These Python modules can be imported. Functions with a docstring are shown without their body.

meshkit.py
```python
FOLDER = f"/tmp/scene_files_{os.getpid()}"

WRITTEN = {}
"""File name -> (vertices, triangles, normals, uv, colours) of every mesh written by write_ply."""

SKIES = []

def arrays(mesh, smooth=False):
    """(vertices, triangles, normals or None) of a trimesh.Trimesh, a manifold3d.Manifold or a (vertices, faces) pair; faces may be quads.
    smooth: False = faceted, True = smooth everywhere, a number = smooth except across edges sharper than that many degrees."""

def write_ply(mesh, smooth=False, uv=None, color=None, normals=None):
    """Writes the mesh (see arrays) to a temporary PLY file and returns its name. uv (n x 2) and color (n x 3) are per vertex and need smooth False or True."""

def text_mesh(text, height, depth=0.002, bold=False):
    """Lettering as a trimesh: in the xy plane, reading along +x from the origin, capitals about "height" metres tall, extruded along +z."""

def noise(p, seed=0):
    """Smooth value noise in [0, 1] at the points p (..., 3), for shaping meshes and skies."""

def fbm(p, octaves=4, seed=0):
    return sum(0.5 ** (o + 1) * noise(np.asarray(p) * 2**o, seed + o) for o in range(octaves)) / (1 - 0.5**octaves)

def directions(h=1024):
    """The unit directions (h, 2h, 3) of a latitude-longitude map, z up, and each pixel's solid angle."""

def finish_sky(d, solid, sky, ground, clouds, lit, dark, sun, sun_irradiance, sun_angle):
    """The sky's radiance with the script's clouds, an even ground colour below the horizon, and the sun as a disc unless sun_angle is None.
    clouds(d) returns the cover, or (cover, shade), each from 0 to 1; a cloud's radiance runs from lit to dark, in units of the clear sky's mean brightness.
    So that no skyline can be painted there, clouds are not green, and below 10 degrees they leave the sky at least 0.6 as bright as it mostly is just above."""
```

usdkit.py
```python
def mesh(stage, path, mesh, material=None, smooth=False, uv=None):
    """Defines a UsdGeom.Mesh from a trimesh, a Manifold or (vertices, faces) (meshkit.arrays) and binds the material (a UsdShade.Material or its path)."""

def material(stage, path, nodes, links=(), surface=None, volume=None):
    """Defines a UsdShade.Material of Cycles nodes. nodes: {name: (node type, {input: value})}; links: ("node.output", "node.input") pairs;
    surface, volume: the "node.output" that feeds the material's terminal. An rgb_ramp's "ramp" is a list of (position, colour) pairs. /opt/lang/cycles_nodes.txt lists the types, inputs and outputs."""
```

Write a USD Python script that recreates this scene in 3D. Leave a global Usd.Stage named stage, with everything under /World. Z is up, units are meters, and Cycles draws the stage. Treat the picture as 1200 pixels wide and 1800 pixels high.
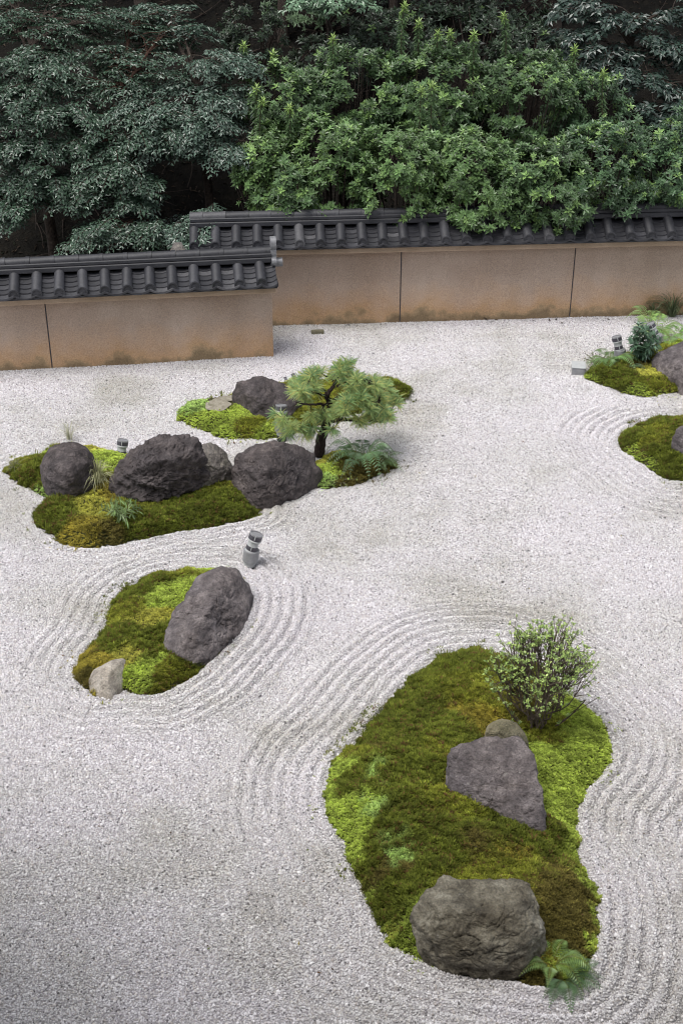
import math, numpy as np, shapely, trimesh, usdkit
from meshkit import fbm, noise
from pxr import Usd, UsdGeom, UsdLux, UsdShade, Gf, Sdf, Vt
from scipy import ndimage
from scipy.spatial import ConvexHull

stage = Usd.Stage.CreateInMemory()
UsdGeom.SetStageUpAxis(stage, UsdGeom.Tokens.z)
UsdGeom.SetStageMetersPerUnit(stage, 1.0)
world = UsdGeom.Xform.Define(stage, '/World')
stage.SetDefaultPrim(world.GetPrim())

# ------------------------------------------------------------------ camera, sky, sun
FPX, PITCH, CAM = 2400.0, math.radians(30.2), np.array([0, 0, 7.0])
cam = UsdGeom.Camera.Define(stage, '/World/camera')
cam.CreateHorizontalApertureAttr(24.0)
cam.CreateVerticalApertureAttr(36.0)
cam.CreateFocalLengthAttr(24.0 * FPX / 1200)
cam.AddTranslateOp().Set(Gf.Vec3d(*map(float, CAM)))
cam.AddRotateXOp().Set(90 - math.degrees(PITCH))
cam.CreateClippingRangeAttr(Gf.Vec2f(0.1, 1000))
cam.CreateFocusDistanceAttr(14.0)
cam.CreateFStopAttr(3.8)
cam.CreateExposureAttr(1.70)

SUN_DIR = np.array([-0.30, -0.20, 0.93]); SUN_DIR /= np.linalg.norm(SUN_DIR)
elev, rot = math.asin(SUN_DIR[2]), math.atan2(SUN_DIR[0], SUN_DIR[1])
sun = UsdLux.DistantLight.Define(stage, '/World/sun')
sun.CreateIntensityAttr(0.26); sun.CreateNormalizeAttr(True); sun.CreateAngleAttr(36.0)
sun.CreateColorAttr(Gf.Vec3f(1.0, 0.965, 0.92))
zaxis = SUN_DIR
xaxis = np.cross([0, 1, 0], zaxis); xaxis /= np.linalg.norm(xaxis)
yaxis = np.cross(zaxis, xaxis)
sun.AddTransformOp().Set(Gf.Matrix4d(*[float(v) for v in (*xaxis, 0, *yaxis, 0, *zaxis, 0, 0, 0, 0, 1)]))

dome = UsdLux.DomeLight.Define(stage, '/World/sky')
dome.GetPrim().SetCustomDataByKey('kind', 'structure')
sky_mat = usdkit.material(stage, '/World/Looks/sky', {
    'tc': ('texture_coordinate', {}),
    'sky': ('sky_texture', {'sky_type': 'single_scattering', 'sun_disc': False, 'sun_elevation': elev, 'sun_rotation': rot, 'aerosol_density': 1.5}),
    'bw': ('rgb_to_bw', {}),
    'n': ('noise_texture', {'scale': 2.2, 'detail': 5.0, 'roughness': 0.55}),
    'r': ('rgb_ramp', {'ramp': [(0.3, (0.80, 0.81, 0.85)), (0.7, (1.06, 1.05, 1.06))]}),
    'cl': ('mix', {'mix_type': 'multiply', 'fac': 1.0}),
    'm': ('mix', {'mix_type': 'mix', 'fac': 0.80}),
    'b': ('background_shader', {'strength': 0.12})},
    [('tc.generated', 'n.vector'), ('n.fac', 'r.fac'), ('sky.color', 'bw.color'), ('bw.val', 'cl.color1'), ('r.color', 'cl.color2'),
     ('sky.color', 'm.color1'), ('cl.color', 'm.color2'), ('m.color', 'b.color')], surface='b.background')
UsdShade.MaterialBindingAPI.Apply(dome.GetPrim()).Bind(sky_mat)


# ------------------------------------------------------------------ helpers
def ray(px, py):
    a, b = (px - 600) / FPX, (900 - py) / FPX
    return np.array([a, math.cos(PITCH) + b * math.sin(PITCH), -math.sin(PITCH) + b * math.cos(PITCH)])


def P(px, py, z=0.0):
    d = ray(px, py)
    return CAM + d * (z - CAM[2]) / d[2]


def D(px, py, y):
    d = ray(px, py)
    return CAM + d * y / d[1]


names = {}


def numbered(parent, name):
    k = (parent, name)
    n = names.get(k, 0)
    names[k] = n + 1
    return f'{parent}/{name}' + (f'_{n:03d}' if n else '')


def tag(prim, label=None, cat=None, group=None, kind=None):
    for k, v in (('label', label), ('category', cat), ('group', group), ('kind', kind)):
        if v:
            prim.SetCustomDataByKey(k, v)


def put_mesh(path, mesh, mat, smooth=False, tint=None):
    m = usdkit.mesh(stage, path, mesh, mat, smooth=smooth)
    if tint is not None:
        UsdGeom.PrimvarsAPI(m).CreatePrimvar('tint', Sdf.ValueTypeNames.Color3fArray, 'vertex').Set(Vt.Vec3fArray.FromNumpy(np.asarray(tint, np.float32)))
    return m


class Thing:
    def __init__(self, name, label, cat, base=(0, 0, 0), group=None, kind=None):
        self.base = np.asarray(base, float)
        self.path = numbered('/World', name)
        self.x = UsdGeom.Xform.Define(stage, self.path)
        self.x.AddTranslateOp().Set(Gf.Vec3d(*map(float, self.base)))
        tag(self.x.GetPrim(), label, cat, group, kind)

    def part(self, name, mesh, mat, smooth=False, tint=None, parent=None, kind=None, label=None):
        v, f = vf(mesh)
        path = numbered(parent or self.path, name)
        m = put_mesh(path, (v - self.base, f), mat, smooth, tint)
        tag(m.GetPrim(), label, None, None, kind)
        return path


def vf(mesh):
    if isinstance(mesh, tuple):
        v, f = np.asarray(mesh[0], float), np.asarray(mesh[1], int)
        if f.shape[1] == 4:
            f = np.vstack([f[:, [0, 1, 2]], f[:, [0, 2, 3]]])
        return v, f
    return np.array(mesh.vertices), np.array(mesh.faces)


def single(name, mesh, mat, label=None, cat=None, group=None, kind=None, smooth=False, tint=None):
    m = put_mesh(numbered('/World', name), mesh, mat, smooth, tint)
    tag(m.GetPrim(), label, cat, group, kind)
    return m


def join(parts):
    vs, fs, n = [], [], 0
    for p in parts:
        v, f = vf(p)
        vs.append(v); fs.append(f + n); n += len(v)
    return np.vstack(vs), np.vstack(fs)


def unit(a):
    a = np.asarray(a, float)
    return a / np.maximum(np.linalg.norm(a, axis=-1, keepdims=True), 1e-9)


def tube(points, radii, sides=6, cap=True):
    p = np.asarray(points, float)
    t = unit(np.gradient(p, axis=0))
    ref = np.where(np.abs(t[:, 2:]) < 0.9, [0, 0, 1.0], [1.0, 0, 0])
    if np.abs(t[:, 2]).max() >= 0.9:
        ref = np.broadcast_to([0.9, 0.43, 0.05], t.shape)
    a = unit(np.cross(t, ref)); b = np.cross(t, a)
    ang = np.arange(sides) * 2 * np.pi / sides
    r = np.broadcast_to(radii, (len(p),))[:, None, None]
    v = p[:, None] + r * (np.cos(ang)[None, :, None] * a[:, None] + np.sin(ang)[None, :, None] * b[:, None])
    i, j = np.meshgrid(np.arange(len(p) - 1), np.arange(sides), indexing='ij')
    q = np.stack([i * sides + j, i * sides + (j + 1) % sides, (i + 1) * sides + (j + 1) % sides, (i + 1) * sides + j], -1).reshape(-1, 4)
    f = np.vstack([q[:, [0, 1, 2]], q[:, [0, 2, 3]]])
    v = v.reshape(-1, 3)
    if cap:
        n = len(v)
        v = np.vstack([v, p[:1], p[-1:]])
        k = np.arange(sides)
        f = np.vstack([f, np.stack([np.full(sides, n), (k + 1) % sides, k], 1), np.stack([np.full(sides, n + 1), n - sides + k, n - sides + (k + 1) % sides], 1)])
    return v, f


def bez(p0, p1, p2, n=8):
    t = np.linspace(0, 1, n)[:, None]
    return (1 - t) ** 2 * np.asarray(p0) + 2 * t * (1 - t) * np.asarray(p1) + t ** 2 * np.asarray(p2)


def leaves(pos, d, up, length, width, fold=0.15, droop=0.0):
    """Folded four-cornered leaves with a midrib, as (vertices, triangles)."""
    pos, d, up = np.asarray(pos, float), unit(d), unit(up)
    n = len(pos)
    L, W = np.broadcast_to(length, (n,))[:, None], np.broadcast_to(width, (n,))[:, None]
    s = unit(np.cross(d, up)); nn = np.cross(s, d)
    mid = pos + d * L * 0.48
    tip = pos + d * L - nn * L * droop
    l, r = mid - s * W / 2 + nn * W * fold, mid + s * W / 2 + nn * W * fold
    v = np.stack([pos, l, tip, r], 1).reshape(-1, 3)
    k = np.arange(n)[:, None] * 4
    f = np.concatenate([k + [0, 2, 1], k + [0, 3, 2]], 0)
    return v, f


def rep(c, k):
    return np.repeat(np.asarray(c, float), k, axis=0)


def rand_unit(rng, n):
    return unit(rng.normal(size=(n, 3)))


# ------------------------------------------------------------------ materials
L = '/World/Looks/'


def leaf_mat(name, rough=0.5, trans=0.3, spec=0.5, sat=1.0):
    return usdkit.material(stage, L + name, {
        'a': ('attribute', {'attribute': 'tint'}), 'g': ('geometry', {}),
        'n': ('noise_texture', {'scale': 22.0, 'detail': 2.0}),
        'r': ('rgb_ramp', {'ramp': [(0.3, (0.75, 0.75, 0.75)), (0.7, (1.25, 1.25, 1.2))]}),
        'm': ('mix', {'mix_type': 'multiply', 'fac': 1.0}),
        'p': ('principled_bsdf', {'roughness': rough, 'specular_ior_level': spec}),
        't': ('translucent_bsdf', {}), 'x': ('mix_closure', {'fac': trans})},
        [('g.position', 'n.vector'), ('n.fac', 'r.fac'), ('a.color', 'm.color1'), ('r.color', 'm.color2'), ('m.color', 'p.base_color'), ('m.color', 't.color'),
         ('p.BSDF', 'x.closure1'), ('t.BSDF', 'x.closure2')], surface='x.closure')


M_leaf = leaf_mat('leaf', 0.40, 0.14, 0.55)
M_gloss = leaf_mat('glossy_leaf', 0.36, 0.07, 0.65)
M_moss = leaf_mat('moss', 0.8, 0.25, 0.2)
M_needle = leaf_mat('needle', 0.5, 0.25, 0.4)
M_litter = leaf_mat('dead_leaf', 0.8, 0.1, 0.2)


def noise_mat(name, stops, scale, rough=0.85, bump=(), spec=0.3, detail=6.0, extra=None, metallic=0.0, second=None):
    """Colour ramp over noise, an optional second noise multiplied in, and stacked bumps [(scale, strength, distance)]."""
    nodes = {'g': ('geometry', {}), 'n': ('noise_texture', {'scale': scale, 'detail': detail, 'roughness': 0.62}), 'r': ('rgb_ramp', {'ramp': stops}),
             'p': ('principled_bsdf', {'roughness': rough, 'specular_ior_level': spec, 'metallic': metallic})}
    links = [('g.position', 'n.vector'), ('n.fac', 'r.fac')]
    last = 'r.color'
    for i, (sc, lo, hi, stops2) in enumerate(second or ()):
        nodes[f'n2{i}'] = ('noise_texture', {'scale': sc, 'detail': 4.0, 'roughness': 0.6})
        nodes[f'r2{i}'] = ('rgb_ramp', {'ramp': [(lo, stops2[0]), (hi, stops2[1])]})
        nodes[f'm2{i}'] = ('mix', {'mix_type': 'multiply', 'fac': 1.0})
        links += [('g.position', f'n2{i}.vector'), (f'n2{i}.fac', f'r2{i}.fac'), (last, f'm2{i}.color1'), (f'r2{i}.color', f'm2{i}.color2')]
        last = f'm2{i}.color'
    links.append((last, 'p.base_color'))
    prev = None
    for i, (sc, st, di) in enumerate(bump):
        nodes[f'bn{i}'] = ('noise_texture', {'scale': sc, 'detail': 5.0, 'roughness': 0.6})
        nodes[f'b{i}'] = ('bump', {'strength': st, 'distance': di})
        links += [('g.position', f'bn{i}.vector'), (f'bn{i}.fac', f'b{i}.height')]
        if prev:
            links.append((prev, f'b{i}.normal'))
        prev = f'b{i}.normal'
    if prev:
        links.append((prev, 'p.normal'))
    return usdkit.material(stage, L + name, nodes, links, surface='p.BSDF')


def rock_mat(name, stops, rough=0.72, patch=((0.9, 0.9, 0.9), (1.15, 1.12, 1.05)), fleck=(0.30, 0.29, 0.26), fl=0.66):
    """Weathered stone: mottled grain, broad tone patches, sparse pale lichen and hairline cracks holding dark dirt."""
    n = {'g': ('geometry', {}), 'n': ('noise_texture', {'scale': 9.0, 'detail': 8.0, 'roughness': 0.68}), 'r': ('rgb_ramp', {'ramp': stops}),
         'pn': ('noise_texture', {'scale': 2.2, 'detail': 4.0}), 'pr': ('rgb_ramp', {'ramp': [(0.36, patch[0]), (0.62, patch[1])]}), 'm1': ('mix', {'mix_type': 'multiply', 'fac': 1.0}),
         'gn': ('noise_texture', {'scale': 75.0, 'detail': 4.0}), 'gr': ('rgb_ramp', {'ramp': [(0.3, (0.66, 0.66, 0.66)), (0.7, (1.36, 1.33, 1.30))]}), 'm2': ('mix', {'mix_type': 'multiply', 'fac': 1.0}),
         'ln': ('noise_texture', {'scale': 15.0, 'detail': 7.0, 'roughness': 0.7}), 'lr': ('rgb_ramp', {'ramp': [(fl, (0, 0, 0)), (fl + 0.05, (0.75, 0.75, 0.75))]}), 'm3': ('mix', {'mix_type': 'mix', 'color2': fleck}),
         'dn': ('noise_texture', {'scale': 3.2, 'detail': 4.0}), 'dv': ('vector_math', {'math_type': 'multiply_add', 'vector2': (0.9, 0.9, 0.9)}), 'sq': ('mapping', {'scale': (1.0, 1.0, 1.7)}),
         'v': ('voronoi_texture', {'feature': 'distance_to_edge', 'scale': 2.3}), 'vr': ('rgb_ramp', {'ramp': [(0.0, (0.30, 0.29, 0.28)), (0.018, (0.62, 0.61, 0.60)), (0.05, (1, 1, 1))]}), 'm4': ('mix', {'mix_type': 'multiply', 'fac': 0.28}),
         'vh': ('rgb_ramp', {'ramp': [(0.0, (0, 0, 0)), (0.05, (1, 1, 1))]}), 'b0': ('bump', {'strength': 0.25, 'distance': 0.02}),
         'b1n': ('noise_texture', {'scale': 24.0, 'detail': 6.0, 'roughness': 0.65}), 'b1': ('bump', {'strength': 0.75, 'distance': 0.03}),
         'b2n': ('noise_texture', {'scale': 110.0, 'detail': 4.0}), 'b2': ('bump', {'strength': 0.6, 'distance': 0.008}),
         'p': ('principled_bsdf', {'roughness': rough, 'specular_ior_level': 0.35})}
    k = [('g.position', x + '.vector') for x in ('n', 'pn', 'gn', 'ln', 'dn', 'b1n', 'b2n')]
    k += [('n.fac', 'r.fac'), ('pn.fac', 'pr.fac'), ('gn.fac', 'gr.fac'), ('ln.fac', 'lr.fac'), ('r.color', 'm1.color1'), ('pr.color', 'm1.color2'), ('m1.color', 'm2.color1'), ('gr.color', 'm2.color2'),
          ('m2.color', 'm3.color1'), ('lr.color', 'm3.fac'), ('dn.color', 'dv.vector1'), ('g.position', 'dv.vector3'), ('dv.vector', 'sq.vector'), ('sq.vector', 'v.vector'), ('v.distance', 'vr.fac'), ('v.distance', 'vh.fac'),
          ('m3.color', 'm4.color1'), ('vr.color', 'm4.color2'), ('m4.color', 'p.base_color'), ('vh.color', 'b0.height'), ('b1n.fac', 'b1.height'), ('b0.normal', 'b1.normal'), ('b2n.fac', 'b2.height'), ('b1.normal', 'b2.normal'), ('b2.normal', 'p.normal')]
    return usdkit.material(stage, L + name, n, k, surface='p.BSDF')


M_rock_dark = rock_mat('dark_rock', [(0.28, (0.018, 0.0145, 0.015)), (0.5, (0.048, 0.040, 0.041)), (0.74, (0.118, 0.102, 0.102))])
M_rock_mid = rock_mat('grey_rock', [(0.28, (0.034, 0.029, 0.031)), (0.5, (0.092, 0.081, 0.085)), (0.74, (0.195, 0.176, 0.182))])
M_rock_front = rock_mat('brown_grey_rock', [(0.28, (0.042, 0.037, 0.028)), (0.5, (0.130, 0.120, 0.096)), (0.74, (0.27, 0.26, 0.22))], patch=((0.62, 0.58, 0.5), (1.3, 1.3, 1.25)))
M_rock_pale = rock_mat('pale_rock', [(0.28, (0.13, 0.11, 0.095)), (0.5, (0.27, 0.25, 0.22)), (0.74, (0.38, 0.36, 0.335))])
M_rock_mossy = rock_mat('mossy_rock', [(0.25, (0.07, 0.07, 0.035)), (0.5, (0.13, 0.12, 0.08)), (0.75, (0.21, 0.20, 0.14))])
M_rock_light = rock_mat('weathered_rock', [(0.28, (0.05, 0.044, 0.042)), (0.5, (0.115, 0.105, 0.10)), (0.74, (0.20, 0.19, 0.16))])

M_soil = noise_mat('soil', [(0.3, (0.03, 0.022, 0.015)), (0.7, (0.075, 0.055, 0.035))], 14.0, 0.95, bump=((60, 0.6, 0.02),), spec=0.1)
M_moss_soil = noise_mat('moss_soil', [(0.3, (0.03, 0.035, 0.01)), (0.7, (0.075, 0.07, 0.03))], 12.0, 0.95, bump=((60, 0.6, 0.02),), spec=0.1)
M_bare = noise_mat('bare_sand', [(0.3, (0.15, 0.135, 0.10)), (0.7, (0.30, 0.275, 0.22))], 20.0, 0.95, bump=((90, 0.6, 0.01),), spec=0.1)
M_plaster = usdkit.material(stage, L + 'clay_plaster', {
    'g': ('geometry', {}), 'n': ('noise_texture', {'scale': 1.1, 'detail': 6.0, 'roughness': 0.6}), 'r': ('rgb_ramp', {'ramp': [(0.3, (0.305, 0.228, 0.174)), (0.7, (0.385, 0.306, 0.245))]}),
    'gr': ('noise_texture', {'scale': 70.0, 'detail': 4.0}), 'gc': ('rgb_ramp', {'ramp': [(0.3, (0.80, 0.80, 0.81)), (0.7, (1.18, 1.175, 1.17))]}), 'm1': ('mix', {'mix_type': 'multiply', 'fac': 1.0}),
    'st': ('mapping', {'scale': (3.2, 3.2, 0.35)}), 'sn': ('noise_texture', {'scale': 1.0, 'detail': 4.0}), 'sc': ('rgb_ramp', {'ramp': [(0.35, (0.92, 0.92, 0.915)), (0.6, (1.02, 1.02, 1.02))]}), 'm2': ('mix', {'mix_type': 'multiply', 'fac': 1.0}),
    'z': ('separate_xyz', {}), 'dn': ('noise_texture', {'scale': 2.6, 'detail': 5.0, 'roughness': 0.6}), 'dm': ('math', {'math_type': 'multiply_add', 'value2': -0.8, 'value3': 0.40}), 'da': ('math', {'math_type': 'add'}),
    'dr': ('rgb_ramp', {'ramp': [(0.0, (0.50, 0.47, 0.36)), (0.06, (0.72, 0.66, 0.50)), (0.12, (1.0, 0.84, 0.62)), (0.30, (1.03, 0.945, 0.84)), (0.55, (1.0, 1.0, 1.0))]}), 'm3': ('mix', {'mix_type': 'multiply', 'fac': 1.0}),
    'bn': ('noise_texture', {'scale': 80.0, 'detail': 5.0}), 'b': ('bump', {'strength': 0.35, 'distance': 0.008}), 'b2n': ('noise_texture', {'scale': 4.0, 'detail': 3.0}), 'b2': ('bump', {'strength': 0.3, 'distance': 0.03}),
    'p': ('principled_bsdf', {'roughness': 0.93, 'specular_ior_level': 0.12})},
    [('g.position', 'n.vector'), ('n.fac', 'r.fac'), ('g.position', 'gr.vector'), ('gr.fac', 'gc.fac'), ('r.color', 'm1.color1'), ('gc.color', 'm1.color2'),
     ('g.position', 'st.vector'), ('st.vector', 'sn.vector'), ('sn.fac', 'sc.fac'), ('m1.color', 'm2.color1'), ('sc.color', 'm2.color2'),
     ('g.position', 'z.vector'), ('g.position', 'dn.vector'), ('dn.fac', 'dm.value1'), ('z.z', 'da.value1'), ('dm.value', 'da.value2'), ('da.value', 'dr.fac'), ('m2.color', 'm3.color1'), ('dr.color', 'm3.color2'), ('m3.color', 'p.base_color'),
     ('g.position', 'bn.vector'), ('bn.fac', 'b.height'), ('g.position', 'b2n.vector'), ('b2n.fac', 'b2.height'), ('b.normal', 'b2.normal'), ('b2.normal', 'p.normal')], surface='p.BSDF')
M_trim = noise_mat('plaster_trim', [(0.3, (0.31, 0.23, 0.16)), (0.7, (0.42, 0.32, 0.235))], 3.0, 0.9, bump=((160, 0.3, 0.005),), spec=0.15,
                   second=((200, 0.3, 0.7, ((0.75, 0.75, 0.75), (1.2, 1.2, 1.2))),))
M_joint = noise_mat('wall_joint', [(0.3, (0.05, 0.05, 0.055)), (0.7, (0.09, 0.09, 0.1))], 30.0, 0.9)
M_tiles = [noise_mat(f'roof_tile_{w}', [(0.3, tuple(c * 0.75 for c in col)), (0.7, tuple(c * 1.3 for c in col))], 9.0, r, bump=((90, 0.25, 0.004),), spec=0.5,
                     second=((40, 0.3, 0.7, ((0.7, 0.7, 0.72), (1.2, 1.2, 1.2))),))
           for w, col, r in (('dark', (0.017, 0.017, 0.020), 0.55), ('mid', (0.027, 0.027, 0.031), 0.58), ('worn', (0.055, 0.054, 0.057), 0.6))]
M_twig = noise_mat('azalea_wood', [(0.3, (0.05, 0.038, 0.028)), (0.7, (0.12, 0.095, 0.07))], 30.0, 0.85)
M_ornament = noise_mat('glazed_tile', [(0.3, (0.10, 0.10, 0.105)), (0.7, (0.17, 0.17, 0.175))], 20.0, 0.32, spec=0.6, bump=((90, 0.25, 0.004),))
M_bark = noise_mat('bark', [(0.3, (0.02, 0.015, 0.012)), (0.7, (0.06, 0.046, 0.036))], 25.0, 0.9, bump=((45, 0.8, 0.03),), spec=0.2)
M_bark_red = noise_mat('reddish_bark', [(0.3, (0.025, 0.013, 0.009)), (0.7, (0.055, 0.028, 0.018))], 18.0, 0.9, bump=((45, 0.8, 0.03),), spec=0.2)
M_pine_bark = noise_mat('pine_bark', [(0.3, (0.015, 0.010, 0.010)), (0.7, (0.055, 0.038, 0.034))], 40.0, 0.9, bump=((60, 0.9, 0.03),), spec=0.2)
M_steel = noise_mat('lamp_grey', [(0.3, (0.16, 0.16, 0.165)), (0.7, (0.22, 0.22, 0.225))], 20.0, 0.42, spec=0.5, second=((120, 0.3, 0.7, ((0.85, 0.85, 0.85), (1.1, 1.1, 1.1))),))
M_pale_steel = noise_mat('lamp_pale', [(0.3, (0.30, 0.31, 0.31)), (0.7, (0.40, 0.41, 0.40))], 20.0, 0.38, spec=0.5)
M_lamp_dark = noise_mat('lamp_dark', [(0.3, (0.030, 0.028, 0.035)), (0.7, (0.055, 0.05, 0.06))], 20.0, 0.45, spec=0.5)
M_black = noise_mat('black_rubber', [(0.3, (0.015, 0.015, 0.016)), (0.7, (0.03, 0.03, 0.03))], 20.0, 0.6)
M_stem = noise_mat('plant_stem', [(0.3, (0.05, 0.05, 0.025)), (0.7, (0.10, 0.09, 0.05))], 30.0, 0.8)

# ------------------------------------------------------------------ the beds: outlines in plan
BEDS = {
    'A': [(572, 1400), (589, 1342), (640, 1290), (670, 1250), (706, 1204), (760, 1154), (800, 1137), (855, 1135), (900, 1150), (960, 1180), (1010, 1225), (1050, 1262), (1074, 1305), (1064, 1350),
          (1022, 1398), (1010, 1440), (1015, 1490), (1038, 1560), (1047, 1620), (1037, 1690), (1010, 1735), (950, 1735), (890, 1722), (830, 1718), (740, 1690), (690, 1665), (648, 1590), (610, 1500), (585, 1450)],
    'B': [(138, 1192), (145, 1160), (185, 1110), (205, 1050), (250, 1012), (300, 995), (350, 992), (400, 1000), (435, 1040), (425, 1095), (380, 1150), (330, 1195), (270, 1220), (215, 1215), (170, 1222)],
    'C': [(8, 817), (60, 792), (100, 774), (160, 780), (215, 792), (260, 792), (340, 800), (400, 830), (440, 870), (458, 902), (430, 915), (360, 930), (300, 937), (220, 956), (150, 964), (100, 950), (62, 915), (75, 890), (92, 880), (60, 866), (25, 842)],
    'E': [(530, 850), (565, 800), (600, 786), (650, 795), (690, 812), (684, 828), (630, 850), (580, 858)],
    'D': [(312, 735), (325, 715), (365, 702), (400, 692), (470, 672), (560, 664), (640, 659), (690, 661), (718, 682), (708, 707), (650, 722), (600, 735), (540, 755), (480, 772), (400, 772), (345, 755)],
    'F': [(1030, 662), (1045, 642), (1075, 627), (1120, 615), (1160, 597), (1200, 592), (1290, 600), (1290, 690), (1190, 690), (1130, 698), (1080, 687), (1045, 674)],
    'G': [(1087, 777), (1110, 748), (1150, 731), (1200, 728), (1280, 742), (1290, 820), (1220, 845), (1165, 841), (1130, 817), (1100, 797)],
}
MOUND = {'A': (0.16, 0.55), 'B': (0.10, 0.30), 'C': (0.13, 0.35), 'E': (0.06, 0.25), 'D': (0.08, 0.3), 'F': (0.12, 0.35), 'G': (0.15, 0.35)}


def smooth_closed(pts, n=240):
    p = np.asarray(pts)[:, :2]
    m = len(p)
    t = np.arange(n) / n * m
    i = t.astype(int); u = (t - i)[:, None]
    a, b, c, d = (p[(i + k) % m] for k in (-1, 0, 1, 2))
    return 0.5 * (2 * b + (c - a) * u + (2 * a - 5 * b + 4 * c - d) * u ** 2 + (3 * b - a - 3 * c + d) * u ** 3)


def outline(v):
    """The outline in plan; the far rim of a bed is seen at the height of its moss, the near rim at its foot."""
    q = np.array(v, float)
    t = np.clip((np.median(q[:, 1]) - q[:, 1]) / np.ptp(q[:, 1]) * 2, 0, 1)
    return np.array([P(x, y, 0.085 * w_)[:2] for (x, y), w_ in zip(q, t)])


def ragged(p, seed):
    q = np.pad(p, ((0, 0), (0, 1)))
    t = unit(np.roll(p, -1, 0) - np.roll(p, 1, 0)); nrm = np.stack([t[:, 1], -t[:, 0]], -1)
    a = 0.05 * (noise(q * 5.0, seed) - 0.5) + 0.055 * (noise(q * 14.0, seed + 1) - 0.5) + 0.03 * (noise(q * 34.0, seed + 2) - 0.5)
    return p + nrm * a[:, None]


bed_xy = {k: ragged(smooth_closed(outline(v), 900), 60 + ord(k)) for k, v in BEDS.items()}
bed_poly = {k: shapely.Polygon(v).buffer(0) for k, v in bed_xy.items()}

RES, X0, Y0, X1, Y1 = 0.02, -6.0, 4.2, 6.0, 18.6
gx, gy = np.meshgrid(np.arange(X0, X1, RES), np.arange(Y0, Y1, RES), indexing='xy')
inside = {k: shapely.contains_xy(p, gx, gy) for k, p in bed_poly.items()}
d_in = {k: ndimage.distance_transform_edt(m) * RES for k, m in inside.items()}


def sample(grid, x, y):
    return ndimage.map_coordinates(grid, [(np.asarray(y) - Y0) / RES, (np.asarray(x) - X0) / RES], order=1, mode='nearest')


# raked rings round the beds: (amplitude, wavelength, number of furrows)
RINGS = {'A': (0.048, 0.104, 8), 'B': (0.038, 0.104, 6), 'C': (0.020, 0.105, 4), 'G': (0.046, 0.106, 8), 'F': (0.004, 0.10, 2), 'D': (0.003, 0.1, 2), 'E': (0.003, 0.1, 1)}
ground_h = 0.02 * (fbm(np.stack([gx * 0.8, gy * 0.8, 0 * gx], -1), 3, 5) - 0.5) + 0.012 * (fbm(np.stack([gx * 3.5, gy * 3.5, 0 * gx + 2], -1), 2, 9) - 0.5)
d_out = {}
for k, p in bed_poly.items():
    sm = shapely.Polygon(smooth_closed(outline(BEDS[k]), 900)).buffer(0.9).buffer(-0.9).buffer(0.02)
    d_out[k] = ndimage.distance_transform_edt(~shapely.contains_xy(sm, gx, gy)) * RES
nearest = np.min(np.stack(list(d_out.values())), 0)
wob = 0.007 * (noise(np.stack([gx * 2.2, gy * 2.2, 0 * gx], -1), 3) - 0.5)
fade_n = noise(np.stack([gx * 0.9, gy * 0.9, 0 * gx + 7], -1), 11)
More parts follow.
